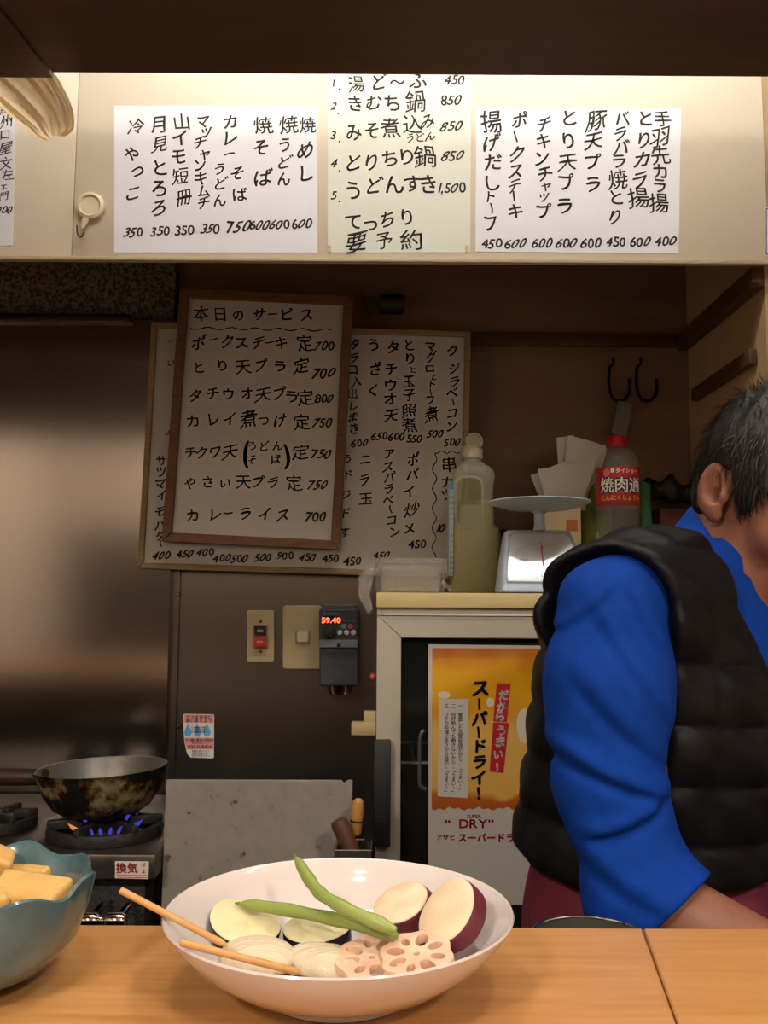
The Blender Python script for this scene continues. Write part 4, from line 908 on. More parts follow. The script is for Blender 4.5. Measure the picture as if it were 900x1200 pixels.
for q, lab, dy in bags:
    c_ = sum((Vector(P(x, y, Yc + dy)) for x, y in q), Vector())/4
    mb = MB(); nu, nv = 8, 8; fr_pts = []; bk_pts = []
    for i in range(nu + 1):
        for j in range(nv + 1):
            a_, b_ = i/nu, j/nv
            x = (q[0][0]*(1-a_) + q[1][0]*a_)*(1-b_) + (q[3][0]*(1-a_) + q[2][0]*a_)*b_
            y = (q[0][1]*(1-a_) + q[1][1]*a_)*(1-b_) + (q[3][1]*(1-a_) + q[2][1]*a_)*b_
            wv = .0022*math.sin(5*a_ + dy*300) + .0012*math.sin(7*b_ + 9*a_)
            p = P(x, y, Yc + dy) + Vector((0, wv, 0)); fr_pts.append(p); bk_pts.append(p + Vector((0, .0018, 0)))
    ff = [(i*(nv+1)+j, (i+1)*(nv+1)+j, (i+1)*(nv+1)+j+1, i*(nv+1)+j+1) for i in range(nu) for j in range(nv)]
    n0 = len(fr_pts); bd = [i*(nv+1) for i in range(nu+1)] + [nu*(nv+1)+j for j in range(1, nv+1)] + [i*(nv+1)+nv for i in range(nu-1, -1, -1)] + [j for j in range(nv-1, 0, -1)]
    ff2 = [tuple(n0 + a_ for a_ in f[::-1]) for f in ff] + [(bd[i], bd[(i+1) % len(bd)], n0 + bd[(i+1) % len(bd)], n0 + bd[i]) for i in range(len(bd))]
    mb.add(fr_pts + bk_pts, ff + ff2)
    o = mb.build('paper_bag', bagm, org=c_); tag(o, lab, 'paper bag', 'white paper bags in the carton')

# dark pot lid standing behind the bottle, red boxes, green pouch, black bundle
c_ = P(597, 618, 1.60)
t = thing('black_frying_pan', 'black round frying pan standing on edge behind the bottle and the scale', 'frying pan', (c_.x, 1.62, zt))
pr_ = (c_.z - zt); 
pr_ = 40*sc_(1.6); c_ = Vector((c_.x, 1.625, zt + pr_ + .0008))
MB().lathe([(.001, 0), (pr_*.8, 0), (pr_, -.022), (pr_*.985, -.023), (pr_*.79, -.003), (.001, -.003)], c_, 48, Matrix.Rotation(R(84), 3, 'X')).build('pan', M('pan_black', '#15120f', .4, .3), t)
MB().tube([c_ + Vector((-.025, -.003, pr_*.98)) , c_ + Vector((-.03, -.002, pr_*1.02))], .006, 10).build('handle_stub', MATS['pan_black'], t)
for (x0_, x1_, y0p, y1p, Y, col_, lab) in ((588, 606, 628, 690, 1.585, '#7c2020', 'dark red spice box behind the grip bottle'), (607, 624, 634, 690, 1.585, '#93302a', 'red spice box just left of the scale')):
    xa, xb, zz_ = P(x0_, 650, Y).x, P(x1_, 650, Y).x, P(x0_, y0p, Y).z
    t = thing('spice_box', lab, 'box', ((xa + xb)/2, Y + .015, zt))
    MB().box((xa, Y, zt + .0002), (xb - .001, Y + .022, zz_), .001).build('carton', M('box' + col_, col_, .5), t)
    MB().box((xa + .002, Y - .0006, zz_ - .02), (xb - .003, Y - .0002, zz_ - .012)).build('label_band', M('spice_label', '#c9b37a', .5), t)
c_ = at_top(759, 1.60)
rings_ = []
for i in range(14):
    f = i/13; z = c_.z + .0008 + f*(P(760, 566, 1.6).z - c_.z); wd = .014*(1 - .25*f + .12*math.sin(6*f)); dp = .013*(1 - .8*f)
    rings_.append([Vector((c_.x + math.cos(q)*wd*(1 + .06*math.sin(3*q + 5*f)) , 1.60 + math.sin(q)*dp, z + .004*math.sin(2*q))) for q in [2*pi*j/24 for j in range(24)]])
o = MB().rings(rings_).build('green_pouch', M('green_foil', '#2f7a4c', .35, bump=.4, bscale=60), org=c_); tag(o, 'green foil pouch standing right of the sauce bottle', 'pouch')
pth = bez([P(752, 572, 1.615), P(775, 566, 1.62), P(800, 570, 1.62), P(832, 574, 1.61)], 6)
rings_ = []
for i, p in enumerate(pth):
    r_ = .022 + .006*math.sin(i*.9) - (.012 if i in (0, len(pth)-1) else 0)
    rings_.append([Vector((p.x, 1.62 + math.cos(q)*r_*.7, p.z - .012 + math.sin(q)*r_*(1 + .12*math.sin(3*q + i)))) for q in [2*pi*j/20 for j in range(20)]])
xa, xb, zz_ = P(757, 650, 1.60).x, P(840, 650, 1.60).x, P(790, 588, 1.60).z
zlow = min(p.z for rr in rings_ for p in rr)
o = MB().box((P(774, 650, 1.59).x, 1.585, zt + .0003), (min(xb, .56), 1.655, zlow - .0003), .002).build('storage_box', M('dark_red_box', '#5c2320', .5, col2='#3c1a17', nscale=14), org=(xa, 1.62, zt)); tag(o, 'dark red storage box behind the cook, under the black bundle', 'box')
o = MB().rings(rings_).build('black_bundle', M('black_plastic_bag', '#181613', .3, bump=.6, bscale=50), org=(pth[0].x, 1.62, zlow)); tag(o, 'crumpled black plastic bundle on the fridge behind the cook', 'bundle')

# ------------------------------------------------------------------ counter
YC = .731
cw = bpy.data.materials.new('counter_wood'); cw.use_nodes = True; nt = cw.node_tree; N = nt.nodes; L = nt.links; bs = N['Principled BSDF']
bs.inputs['Roughness'].default_value = .33; bs.inputs['Coat Weight'].default_value = .25; bs.inputs['Coat Roughness'].default_value = .25
tc = N.new('ShaderNodeTexCoord'); mp = N.new('ShaderNodeMapping'); mp.inputs['Scale'].default_value = (4, 60, 60); mp.inputs['Rotation'].default_value = (0, 0, R(3))
nz = N.new('ShaderNodeTexNoise'); nz.inputs['Scale'].default_value = 1.6; nz.inputs['Detail'].default_value = 6; nz.inputs['Distortion'].default_value = .6
rp = N.new('ShaderNodeValToRGB'); rp.color_ramp.elements[0].position = .3; rp.color_ramp.elements[0].color = hexc('#b97f45'); rp.color_ramp.elements[1].position = .7; rp.color_ramp.elements[1].color = hexc('#c99257')
L.new(tc.outputs['Object'], mp.inputs[0]); L.new(mp.outputs[0], nz.inputs['Vector']); L.new(nz.outputs[0], rp.inputs[0]); L.new(rp.outputs[0], bs.inputs['Base Color'])
ctr_ = thing('wooden_counter', 'pale orange wooden counter holding the bowls in front', 'counter', (0, .6, 0))
s0, s1 = PZ(753, 1087, CT), PZ(794, 1200, CT); dd = (s1 - s0)/(s1.y - s0.y)
sx_ = lambda y: s0.x + dd.x*(y - s0.y)
MB().add(slab(-1.9, -1.9, sx_(.34) - .0005, sx_(YC) - .0005, .34, YC, CT - .04, CT), QF).build('board', cw, ctr_, mods=lambda o: bev(o, .0015))
MB().add(slab(sx_(.34) + .0005, sx_(YC) + .0005, 1.9, 1.9, .34, YC, CT - .04, CT), QF).build('board', cw, ctr_, mods=lambda o: bev(o, .0015))
MB().box((-1.9, .46, .001), (1.9, .68, CT - .0405)).build('base_wall', dark_wood, ctr_)
for i_ in range(1): pass
kn = M('wood_knot', '#8a5a2e', .4)
# kitchen-side bench
BZ = .845
t = thing('steel_bench', 'low steel kitchen bench behind the wooden counter', 'bench', (.75, .86, 0))
MB().box((-.2, .735, BZ - .03), (1.5, .905, BZ), .003).build('worktop', MATS['bright_steel'], t)
MB().box((-.19, .74, .001), (1.49, .895, BZ - .0305)).build('body', steel_dark, t)
# ------------------------------------------------------------------ white bowl
bc = Vector((PZ(397, 1074, CT + .0495).x, .617, CT + .0006)); BR = .1165
chw = M('white_porcelain', '#d2c4bd', .07, coat=.3)
bprof = [(.044, .0), (.050, .0), (.051, .005), (.056, .006), (.078, .015), (.098, .029), (.110, .0425), (.1145, .0500), (.1137, .0513), (.1120, .0505), (.106, .041), (.094, .0285), (.076, .0170), (.060, .0115), (.040, .0100), (.0008, .0097)]
bowl = MB().lathe([(.0008, .003), (.043, .003)] + bprof, bc, 96).build('white_bowl', chw, org=bc, smooth=50)
tag(bowl, 'wide white porcelain bowl of raw vegetables and skewers on the counter', 'bowl')
def bowlz(x, y):                               # height of the inside of the bowl
    r = math.hypot(x - bc.x, y - bc.y); pr = sorted([(a_, b_) for a_, b_ in bprof[9:]])
    for (r0, z0), (r1, z1) in zip(pr, pr[1:]):
        if r0 <= r <= r1: return bc.z + z0 + (z1 - z0)*(r - r0)/(r1 - r0)
    return bc.z + (.0102 if r < .01 else .058)
def slice_(name, label, cat, c, r, th, nrm, top, skin, group=None, sx=1.0, holes=None, wob=.03, spin=0, skew=0):
    """a cut vegetable slice: face and skin are its parts"""
    nrm = Vector(nrm).normalized(); a_ = Vector((1, 0, 0)); a_ = (a_ - nrm*a_.dot(nrm)).normalized(); b_ = nrm.cross(a_)
    a_, b_ = a_*math.cos(spin) + b_*math.sin(spin), b_*math.cos(spin) - a_*math.sin(spin)
    c = Vector(c); n = 40; ph_ = random.uniform(0, 6)
    def out_(q, k_=1): rr = r*k_*(1 + wob*math.sin(2*q + ph_) + wob*.5*math.sin(3*q + 1)); return (rr*sx*math.cos(q), rr*math.sin(q))
    skv = Vector(skew) if skew else Vector()
    def pt(q, k_, h): x, y = out_(q, k_); return c + a_*x + b_*y + nrm*h - skv*h
    t = thing(name, label, cat, c, group)
    Q = [2*pi*j/n for j in range(n)]
    MB().rings([[pt(q, .5, -th*.98) for q in Q], [pt(q, .86, -th*.95) for q in Q], [pt(q, .97, -th*.8) for q in Q], [pt(q, 1, -th*.45) for q in Q], [pt(q, 1.0, -.0012) for q in Q], [pt(q, .985, -.0004) for q in Q]], True, False).add([pt(q, .5, -th*.98) for q in Q], [tuple(range(n))[::-1]]).build('skin', skin, t)
    MB().rings([[pt(q, .984, -.0006) for q in Q], [pt(q, .975, .0002) for q in Q], [pt(q, .9, .0007) for q in Q], [pt(q, .5, .0010) for q in Q], [pt(q, .05, .0011) for q in Q]], True, False).add([pt(q, .05, .0011) for q in Q], [tuple(range(n))]).build('cut_face', top, t)
    return t
egf = M('eggplant_flesh', '#dbcfa2', .45, col2='#c9be88', nscale=70, namt=(.45, .75), sss=.15); egs = M('eggplant_skin', '#1c1422', .2)
spf = M('sweet_potato_flesh', '#e6cfb0', .5, col2='#dcc09c', nscale=60, sss=.15); sps = M('sweet_potato_skin', '#6b2534', .45, col2='#551c29', nscale=25)
slice_('eggplant_slice', 'thick eggplant slice lying flat at the left of the bowl, next to the longer skewer', 'eggplant', PZ(287, 1079, CT + .034), .0255, .012, (.22, -.22, 1), egf, egs, 'eggplant slices in the bowl', sx=1.02, wob=.04)
slice_('eggplant_slice', 'eggplant slice under the flat green bean, its black skin side showing', 'eggplant', PZ(371, 1086, CT + .0295), .0225, .019, (-.05, -.10, 1), egf, egs, 'eggplant slices in the bowl', sx=1.08)
slice_('sweet_potato_slice', 'smaller sweet potato slice beside the bean tips', 'sweet potato', PZ(469, 1057, CT + .043), .0205, .019, (-.35, -.30, .9), spf, sps, 'sweet potato slices in the bowl', spin=.5, sx=1.02, skew=(.85, .1, -.2))
slice_('sweet_potato_slice', 'larger sweet potato slice leaning on the right wall of the bowl', 'sweet potato', PZ(523, 1067, CT + .050), .0222, .010, (-.62, -.42, .75), spf, sps, 'sweet potato slices in the bowl', spin=1.0, sx=1.08, skew=(.55, -.1, -.2))
# lotus root: a slice with real holes
lof = M('lotus_flesh', '#e5c2a6', .4, col2='#d9ad8f', nscale=45, sss=.2)
def lotus(label, c, r, th, nrm, spin):
    nrm = Vector(nrm).normalized(); a_ = Vector((1, 0, 0)); a_ = (a_ - nrm*a_.dot(nrm)).normalized(); b_ = nrm.cross(a_); c = Vector(c)
    bm = bmesh.new(); edges = []
    n = 48
    outer = [(r*(1 + .05*math.cos(8*(q - spin)))*math.cos(q), r*(1 + .05*math.cos(8*(q - spin)))*math.sin(q)) for q in [2*pi*j/n for j in range(n)]]
    loops = [outer]
    for i in range(8):
        q0 = spin + 2*pi*i/8; hx, hy = .60*r*math.cos(q0), .60*r*math.sin(q0); big = 1 + .25*math.sin(i*2.3)
        loops.append([(hx + (.23*r*math.cos(u)*math.cos(q0) - .15*r*math.sin(u)*math.sin(q0))*big, hy + (.23*r*math.cos(u)*math.sin(q0) + .15*r*math.sin(u)*math.cos(q0))*big) for u in [2*pi*j/14 for j in range(14)]])
    loops.append([(.09*r*math.cos(u), .09*r*math.sin(u)) for u in [2*pi*j/8 for j in range(8)]])
    for lp in loops:
        vs_ = [bm.verts.new(c + a_*x + b_*y) for x, y in lp]
        for i in range(len(vs_)): edges.append(bm.edges.new((vs_[i], vs_[(i+1) % len(vs_)])))
    bmesh.ops.triangle_fill(bm, use_beauty=True, use_dissolve=False, edges=edges)
    ex = bmesh.ops.extrude_face_region(bm, geom=bm.faces[:])
    for v in [g_ for g_ in ex['geom'] if isinstance(g_, bmesh.types.BMVert)]: v.co -= nrm*th
    mb = MB().bm(bm); o = mb.build('lotus_root_slice', lof, org=c, smooth=40, mods=lambda o: bev(o, .0007)); tag(o, label, 'lotus root', 'lotus root slices in the bowl')
lotus('front lotus root slice with holes, beside the shredded white wedge', PZ(436, 1121, CT + .030), .0225, .006, (-.05, -.26, 1), .2)
lotus('lotus root slice with holes overlapping on the right, under the sweet potato', PZ(488, 1117, CT + .0345), .0228, .007, (-.1, -.26, 1), .5)
# green beans
bean = M('green_bean', '#93a052', .38, col2='#818f45', nscale=14, nstretch=(1, 1, 1), sss=.1)
def beanf(label, pts, r):
    pp = bez(pts, 8); n = len(pp); rs = [r*(.25 + .75*min(1, 8*i/n, 8*(n - 1 - i)/n + .3))*(1 + .08*math.sin(i*.95)) for i in range(n)]
    t = thing('green_bean', label, 'green bean', pp[0], 'green beans in the bowl')
    MB().tube(pp, rs, 14).build('pod', bean, t)
    MB().tube([pp[0] + (pp[0] - pp[1])*.1, pp[0] + (pp[0] - pp[1]).normalized()*.004], [r*.32, r*.12], 8).build('stem_tip', M('bean_tip', '#6a7a34', .5), t)
beanf('green bean lying nearly flat across the eggplant slices', [PZ(281, 1059, CT + .042), PZ(335, 1066, CT + .043), PZ(400, 1079, CT + .044), PZ(466, 1097, CT + .041)], .0042)
beanf('green bean standing up over the back rim of the bowl', [PZ(347, 1005, CT + .072), PZ(362, 1030, CT + .063), PZ(378, 1049, CT + .058), PZ(412, 1068, CT + .055), PZ(464, 1090, CT + .049)], .0042)
# white wedges and the skewers
won = M('white_wedge_flesh', '#dccbb0', .35, col2='#d2bd9b', nscale=12, sss=.3, coat=.2, bump=.35, bscale=60, bstretch=(1, 6, 1))
def wedge(label, c, sz, spin, layers=1.0):
    c = Vector(c); mb = MB(); n = 36; rings_ = []
    for i in range(15):
        f = -pi/2 + pi*i/14
        ring = []
        for j in range(n):
            q = 2*pi*j/n; x = math.cos(f)*math.cos(q)*sz[0]; y = math.cos(f)*math.sin(q)*sz[1]; z = math.sin(f)*sz[2]
            if z < -.45*sz[2]: z = -.45*sz[2] + (z + .45*sz[2])*.2
            k_ = 1 + layers*(.035*math.sin(9*q + 2*f) + .02*math.sin(5*f + 3*q))
            x, y = x*k_, y*k_
            ring.append(c + Vector((x*math.cos(spin) - y*math.sin(spin), x*math.sin(spin) + y*math.cos(spin), z)))
        rings_.append(ring)
    mb.rings(rings_); o = mb.build('white_wedge', won, org=c, smooth=60); tag(o, label, 'vegetable wedge', 'white wedges in the bowl'); return o
wedge('smooth white wedge on the skewers in front of the flat eggplant slice', PZ(303, 1121, CT + .022), (.0270, .018, .0120), -.25, .5)
wedge('frayed white wedge at the front of the bowl, left of the lotus root', PZ(380, 1128, CT + .021), (.0285, .016, .0110), -.45, 1.6)
mb = MB()
skw = M('bamboo_skewer', '#cf9a5e', .5, col2='#c48d50', nscale=20, nstretch=(6, 1, 1))
for lab, a_, b_ in (('long wooden skewer sticking out over the left rim of the bowl', P(141, 1043, .592), PZ(264, 1107, CT + .037)), ('lower wooden skewer lying inside the bowl rim across the white wedges', PZ(211, 1104, CT + .0575), PZ(349, 1139, CT + .0365))):
    dv = b_ - a_; t = MB().tube([a_, a_ + dv*.01, a_ + dv*.96, b_ + dv*.02], [.0019, .0022, .0022, .0008], 10).build('skewer', skw, org=a_); tag(t, lab, 'skewer', 'wooden skewers in the bowl')
# ------------------------------------------------------------------ blue bowl with pale yellow chunks
RB = .083; bbc = Vector((PZ(-41, 1037, CT + .062).x, .622, CT + .0006))
bl = bpy.data.materials.new('blue_glaze'); bl.use_nodes = True; nt = bl.node_tree; N = nt.nodes; L = nt.links; bs = N['Principled BSDF']; bs.inputs['Roughness'].default_value = .2; bs.inputs['Coat Weight'].default_value = .5; bs.inputs['Coat Roughness'].default_value = .1
tc = N.new('ShaderNodeTexCoord'); nz = N.new('ShaderNodeTexNoise'); nz.inputs['Scale'].default_value = 22; nz.inputs['Detail'].default_value = 5
rp = N.new('ShaderNodeValToRGB'); rp.color_ramp.elements[0].position = .35; rp.color_ramp.elements[0].color = hexc('#3c565b'); rp.color_ramp.elements[1].position = .7; rp.color_ramp.elements[1].color = hexc('#55717a')
L.new(tc.outputs['Object'], nz.inputs['Vector']); L.new(nz.outputs[0], rp.inputs[0]); L.new(rp.outputs[0], bs.inputs['Base Color'])
def wavy(q, r, z):
    k_ = max(0, (z - .03)/.036)
    return (r*(1 + .018*k_*math.sin(9*q + .6) + .010*k_*math.sin(14*q)), z + .0028*k_*math.sin(9*q + 1.6) + .0015*k_*math.sin(5*q))
o = MB().lathe([(.0008, .003), (.032, .003), (.033, .0), (.038, .0), (.042, .005), (.060, .012), (.0745, .028), (.0805, .047), (.083, .0625), (.0832, .0655), (.081, .0665), (.0785, .064), (.0760, .047), (.070, .029), (.056, .016), (.036, .0095), (.0008, .009)], bbc, 120, mod=wavy).build('blue_bowl', bl, org=bbc, smooth=60)
tag(o, 'teal glazed bowl with a wavy rim at the left end of the counter', 'bowl')
chk = M('pale_yellow_flesh', '#d9b06a', .4, col2='#cc9c50', nscale=18, sss=.3, coat=.2, bump=.15, bscale=80)
def chunk(label, c, sz, eul):
    mt = Matrix.Translation(c) @ Euler(eul).to_matrix().to_4x4()
    bm = bmesh.new(); bmesh.ops.create_cube(bm, size=1)
    for v in bm.verts: v.co = Vector((v.co.x*sz[0]*random.uniform(.85, 1.1), v.co.y*sz[1]*random.uniform(.85, 1.1), v.co.z*sz[2]*random.uniform(.85, 1.1)))
    bmesh.ops.bevel(bm, geom=bm.edges[:], offset=min(sz)*.16, segments=3, affect='EDGES', profile=.5)
    o = MB().bm(bm, mt).build('yellow_chunk', chk, org=c, smooth=50); tag(o, label, 'food chunk', 'pale yellow chunks in the teal bowl'); return o
b0 = bbc.z
chunk('wide pale yellow chunk nearest the front rim of the teal bowl', PZ(36, 1054, b0 + .047), (.052, .030, .024), (.25, .05, -.12))
chunk('pale yellow chunk lying behind the wide front one in the teal bowl', PZ(36, 1028, b0 + .044), (.046, .024, .022), (.1, -.05, -.2))
chunk('pale yellow chunk cut off by the left frame edge with its corner up', PZ(-9, 1014, b0 + .058), (.026, .022, .024), (.3, .5, .4))
chunk('pale yellow chunk low at the left frame edge, in front of the others', PZ(-22, 1062, b0 + .045), (.036, .030, .026), (.15, .1, .3))
chunk('pale yellow chunk at the hidden left end of the teal bowl', Vector((bbc.x - .040, bbc.y + .01, b0 + .046)), (.036, .034, .026), (.1, -.1, .6))
chunk('pale yellow chunk at the bottom under the other chunks', Vector((bbc.x + .004, bbc.y, b0 + .026)), (.06, .05, .024), (0, 0, .4))
# ------------------------------------------------------------------ dish with greens on the bench
dc = PZ(640, 1081, BZ + .055); dc.z = BZ + .0006; dc = Vector((dc.x, min(dc.y + .0, .81), dc.z))
rim_px = P(640, 1076, dc.y + .02); dR = .044; hD = P(640, 1077, dc.y + .05).z - dc.z
t = MB().lathe([(.0008, .001), (.034, .001), (.040, .006), (dR*1.0, hD*.6), (dR*1.16, hD), (dR*1.14, hD + .001), (dR*.97, hD*.6), (.036, .008), (.0008, .005)], dc, 56).build('prep_bowl', M('dull_steel_bowl', '#6d6f66', .3, .8), org=dc)
MB().tube([dc + Vector((dR*1.15*math.cos(2*pi*i/40), dR*1.15*math.sin(2*pi*i/40), hD + .0022)) for i in range(41)], .0013, 8, cap=False).build('rim', MATS['chrome'], t)
tag(t, 'steel bowl of greens on the bench just behind the counter, before the cook', 'bowl')
lfm = M('leaf_green', '#3f6b2b', .5, col2='#5a8436', nscale=30)
for i in range(7):
    q = i*.9; c_ = dc + Vector((.026*math.cos(q)*(i > 0), .026*math.sin(q)*(i > 0), hD*.86 - .002*i)); L_ = []
    u1 = Vector((math.cos(q*1.7), math.sin(q*1.7), .15)); v1 = Vector((-math.sin(q*1.7), math.cos(q*1.7), .1))
    vs_ = []; 
    for a_ in range(7):
        f = a_/6; wd = .010*math.sin(pi*min(.97, f*.9 + .06))
        for s_ in (-1, 0, 1): vs_.append(c_ + u1*(f - .5)*.04 + v1*s_*wd + Vector((0, 0, .003*abs(s_) + .004*math.sin(3*f + i))))
    vs2 = [p - Vector((0, 0, .0006)) for p in vs_]; n0 = len(vs_); ff = []
    for a_ in range(6):
        for s_ in (0, 1): ff.append((a_*3 + s_, a_*3 + s_ + 1, a_*3 + s_ + 4, a_*3 + s_ + 3))
    o = MB().add(vs_ + vs2, ff + [tuple(n0 + x for x in f[::-1]) for f in ff]).build('green_leaf', lfm, org=c_)
    tag(o, 'green leaf in the steel bowl just behind the counter', 'leaf', 'green leaves in the steel bowl')
# ------------------------------------------------------------------ the cook
def nets(fn, lo, hi, h):
    """surface of fn < 0 on a grid, as verts and quads"""
    ax = [np.arange(lo[i], hi[i] + h, h) for i in range(3)]
    X, Y, Z = np.meshgrid(*ax, indexing='ij'); v = fn(X, Y, Z).astype(np.float32); del X, Y, Z
    n = v.shape; sg = v < 0
    acc = np.zeros((n[0]-1, n[1]-1, n[2]-1, 3), np.float32); cnt = np.zeros(acc.shape[:3], np.float32)
    cs = [(i, j, k) for i in (0, 1) for j in (0, 1) for k in (0, 1)]
    sl = lambda c: tuple(slice(c[a], n[a] - 1 + c[a]) for a in range(3))
    for a in cs:
        for d in range(3):
            if a[d]: continue
            b = list(a); b[d] = 1
            va, vb = v[sl(a)], v[sl(b)]; cr = (va < 0) != (vb < 0)
            t = np.where(cr, va / np.where(cr, va - vb, 1), 0)
            for e_ in range(3): acc[..., e_] += np.where(cr, a[e_] + (t if e_ == d else 0), 0)
            cnt += cr
    act = cnt > 0; idx = -np.ones(act.shape, np.int64); idx[act] = np.arange(act.sum())
    cell = np.argwhere(act); vs = (cell + acc[act] / cnt[act][:, None]) * h + np.array(lo)
    fs = []
    for d in range(3):
        e1, e2 = (d+1) % 3, (d+2) % 3
        s0 = [slice(1, n[a]-1) for a in range(3)]; s0[d] = slice(0, n[d]-1); s1 = list(s0); s1[d] = slice(1, n[d])
        A, B = sg[tuple(s0)], sg[tuple(s1)]; cr = np.argwhere(A != B)
        if not len(cr): continue
        flip = A[tuple(cr.T)]
        base = cr.copy(); 
        for a in range(3):
            if a != d: base[:, a] += 1
        def cid(o1, o2):
            q = base.copy(); q[:, e1] -= o1; q[:, e2] -= o2; return idx[tuple(q.T)]
        q = np.stack([cid(0, 0), cid(1, 0), cid(1, 1), cid(0, 1)], 1)
        q[~flip] = q[~flip][:, ::-1]; fs.append(q)
    return vs, np.concatenate(fs)
def smin(a, b, k): h = np.clip(.5 + .5*(b - a)/k, 0, 1); return b*(1-h) + a*h - k*h*(1-h)
def smax(a, b, k): return -smin(-a, -b, k)
def cap_(p, a, b, r0, r1=None):
    r1 = r0 if r1 is None else r1; a = np.array(a); b = np.array(b); ba = b - a
    h = np.clip(sum((p[i] - a[i])*ba[i] for i in range(3)) / (ba @ ba), 0, 1)
    return np.sqrt(sum((p[i] - a[i] - h*ba[i])**2 for i in range(3))) - (r0 + (r1 - r0)*h)
def ell(p, c, r):
    q = [(p[i] - c[i])/r[i] for i in range(3)]; l = np.sqrt(sum(x*x for x in q)); g = np.sqrt(sum((q[i]/r[i])**2 for i in range(3)))
    return l*(l - 1)/np.maximum(g, 1e-6)
def frame(yaw, pitch):                          # columns: his right, forward, up
    a, p_ = R(yaw), R(pitch)
    return np.array([[-math.cos(a), -math.sin(a), 0], [math.sin(a)*math.cos(p_), -math.cos(a)*math.cos(p_), -math.sin(p_)], [math.sin(a)*math.sin(p_), -math.cos(a)*math.sin(p_), math.cos(p_)]])
def loc_(p, c, fr): q = [p[i] - c[i] for i in range(3)]; return [sum(fr[j][i]*q[i] for i in range(3)) for j in range(3)]
def wpt(c, fr, l): return np.array(c) + sum(fr[j]*l[j] for j in range(3))
v3 = lambda p: np.array(tuple(p))
HY, HP = 25, 30
EAR = v3(P(843, 574, 1.02)); HF = frame(HY, HP)
HC = EAR - HF[0]*.078 + HF[1]*.012 + HF[2]*.005
TF = frame(40, 9)
NB = np.array([HC[0] - .056, HC[1] + .035, 1.290])
RS = v3(P(716, 712, .95)); LS = np.array([2*NB[0] - RS[0], 2*NB[1] - RS[1], RS[2] + .005])
CH = np.array([.372, 1.085, 1.13]); PE = np.array([.318, 1.10, .90])
EL = v3(P(752, 1050, .92)); WR = v3(P(985, 1164, .835))
EL2 = LS + np.array([.10, -.06, -.26]); WR2 = np.array([.66, .93, .96])
def headsdf(p):
    x, y, z = loc_(p, HC, HF); ax_ = np.abs(x); q = [ax_, y, z]
    d = ell([x, y, z], (0, -.010, .030), (.0765, .097, .092))
    d = smin(d, ell([x, y, z], (0, .030, -.040), (.059, .062, .078)), .02)
    d = smin(d, ell([x, y, z], (0, .036, -.086), (.047, .050, .034)), .018)
    d = smin(d, ell([x, y, z], (0, .074, -.104), (.021, .018, .016)), .014)
    d = smin(d, cap_(q, (0, .084, .024), (.036, .074, .023), .012), .012)
    d = smin(d, ell(q, (.043, .060, -.028), (.024, .028, .024)), .016)
    d = smax(d, -ell(q, (.031, .094, .004), (.016, .014, .011)), .008)
    d = smin(d, ell(q, (.031, .080, .003), (.015, .0125, .012)), .004)
    d = smax(d, -(np.abs(z - .0005) - .0006 + np.clip(np.abs(ax_ - .031) - .012, 0, 1) + np.clip(.078 - y, 0, 1)), .001)
    d = smin(d, cap_([x, y, z], (0, .086, .012), (0, .110, -.030), .008, .0125), .008)
    d = smin(d, ell(q, (.012, .098, -.034), (.009, .012, .009)), .005)
    d = smax(d, -ell(q, (.0065, .104, -.0435), (.004, .006, .004)), .002)
    d = smin(d, cap_(q, (0, .0905, -.0605), (.020, .080, -.064), .0050, .003), .005)
    d = smin(d, cap_(q, (0, .0895, -.0725), (.018, .080, -.070), .0058, .003), .005)
    # ears
    ex, ey, ez = q[0] - .0755, y + .014, z + .006
    ca, sa = math.cos(R(14)), math.sin(R(14)); ey, ez = ey*ca + ez*sa, -ey*sa + ez*ca
    ox = ex + .22*ey
    er = ell([ox, ey, ez], (.005, -.004, .0), (.0085, .0185, .0315))
    er = smax(er, -ell([ox, ey, ez], (.0145, -.001, .004), (.0095, .0118, .0215)), .003)
    er = smin(er, ell([ox, ey, ez], (.0055, -.005, .007), (.0035, .0035, .017)), .005)
    er = smax(er, -ell([ox, ey, ez], (.008, .003, -.006), (.010, .0068, .0095)), .003)
    er = smin(er, ell([ox, ey, ez], (.006, .013, -.005), (.0050, .0045, .0070)), .004)
    er = smin(er, ell([ox, ey, ez], (.003, .001, -.0275), (.0055, .009, .009)), .004)
    d = smin(d, er, .005)
    nk = wpt(HC, HF, (0, -.030, -.045))
    d = smin(d, cap_(p, nk, NB + np.array([0, .0, -.03]), .056, .062), .025)
    return d
def torsosdf(p):
    t = loc_(p, CH, TF)
    d = ell(t, (0, -.005, -.02), (.165, .112, .17))
    d = smin(d, cap_(p, RS, NB + (RS-NB)*.12, .042, .040), .03); d = smin(d, cap_(p, LS, NB + (LS-NB)*.12, .042, .040), .03)
    d = smin(d, cap_(p, NB - np.array([0, 0, .02]), CH, .05, .09), .04)
    t2 = loc_(p, PE, frame(40, 0)); d = smin(d, ell(t2, (0, 0, 0), (.165, .118, .15)), .07)
    return d
HIP = frame(40, 0)
def legsdf(p, r0=.078, r1=.055, r2=.042):
    d = None
    for s_ in (-1, 1):
        h_ = PE + HIP[0]*.09*s_ - np.array([0, 0, .06]); k_ = h_ + HIP[1]*.03 - np.array([0, 0, .38]); a_ = np.array([k_[0], k_[1], .08]) - HIP[1]*.02
        e = smin(cap_(p, h_, k_, r0, r1), cap_(p, k_, a_, r1, r2), .02); d = e if d is None else np.minimum(d, e)
    return d
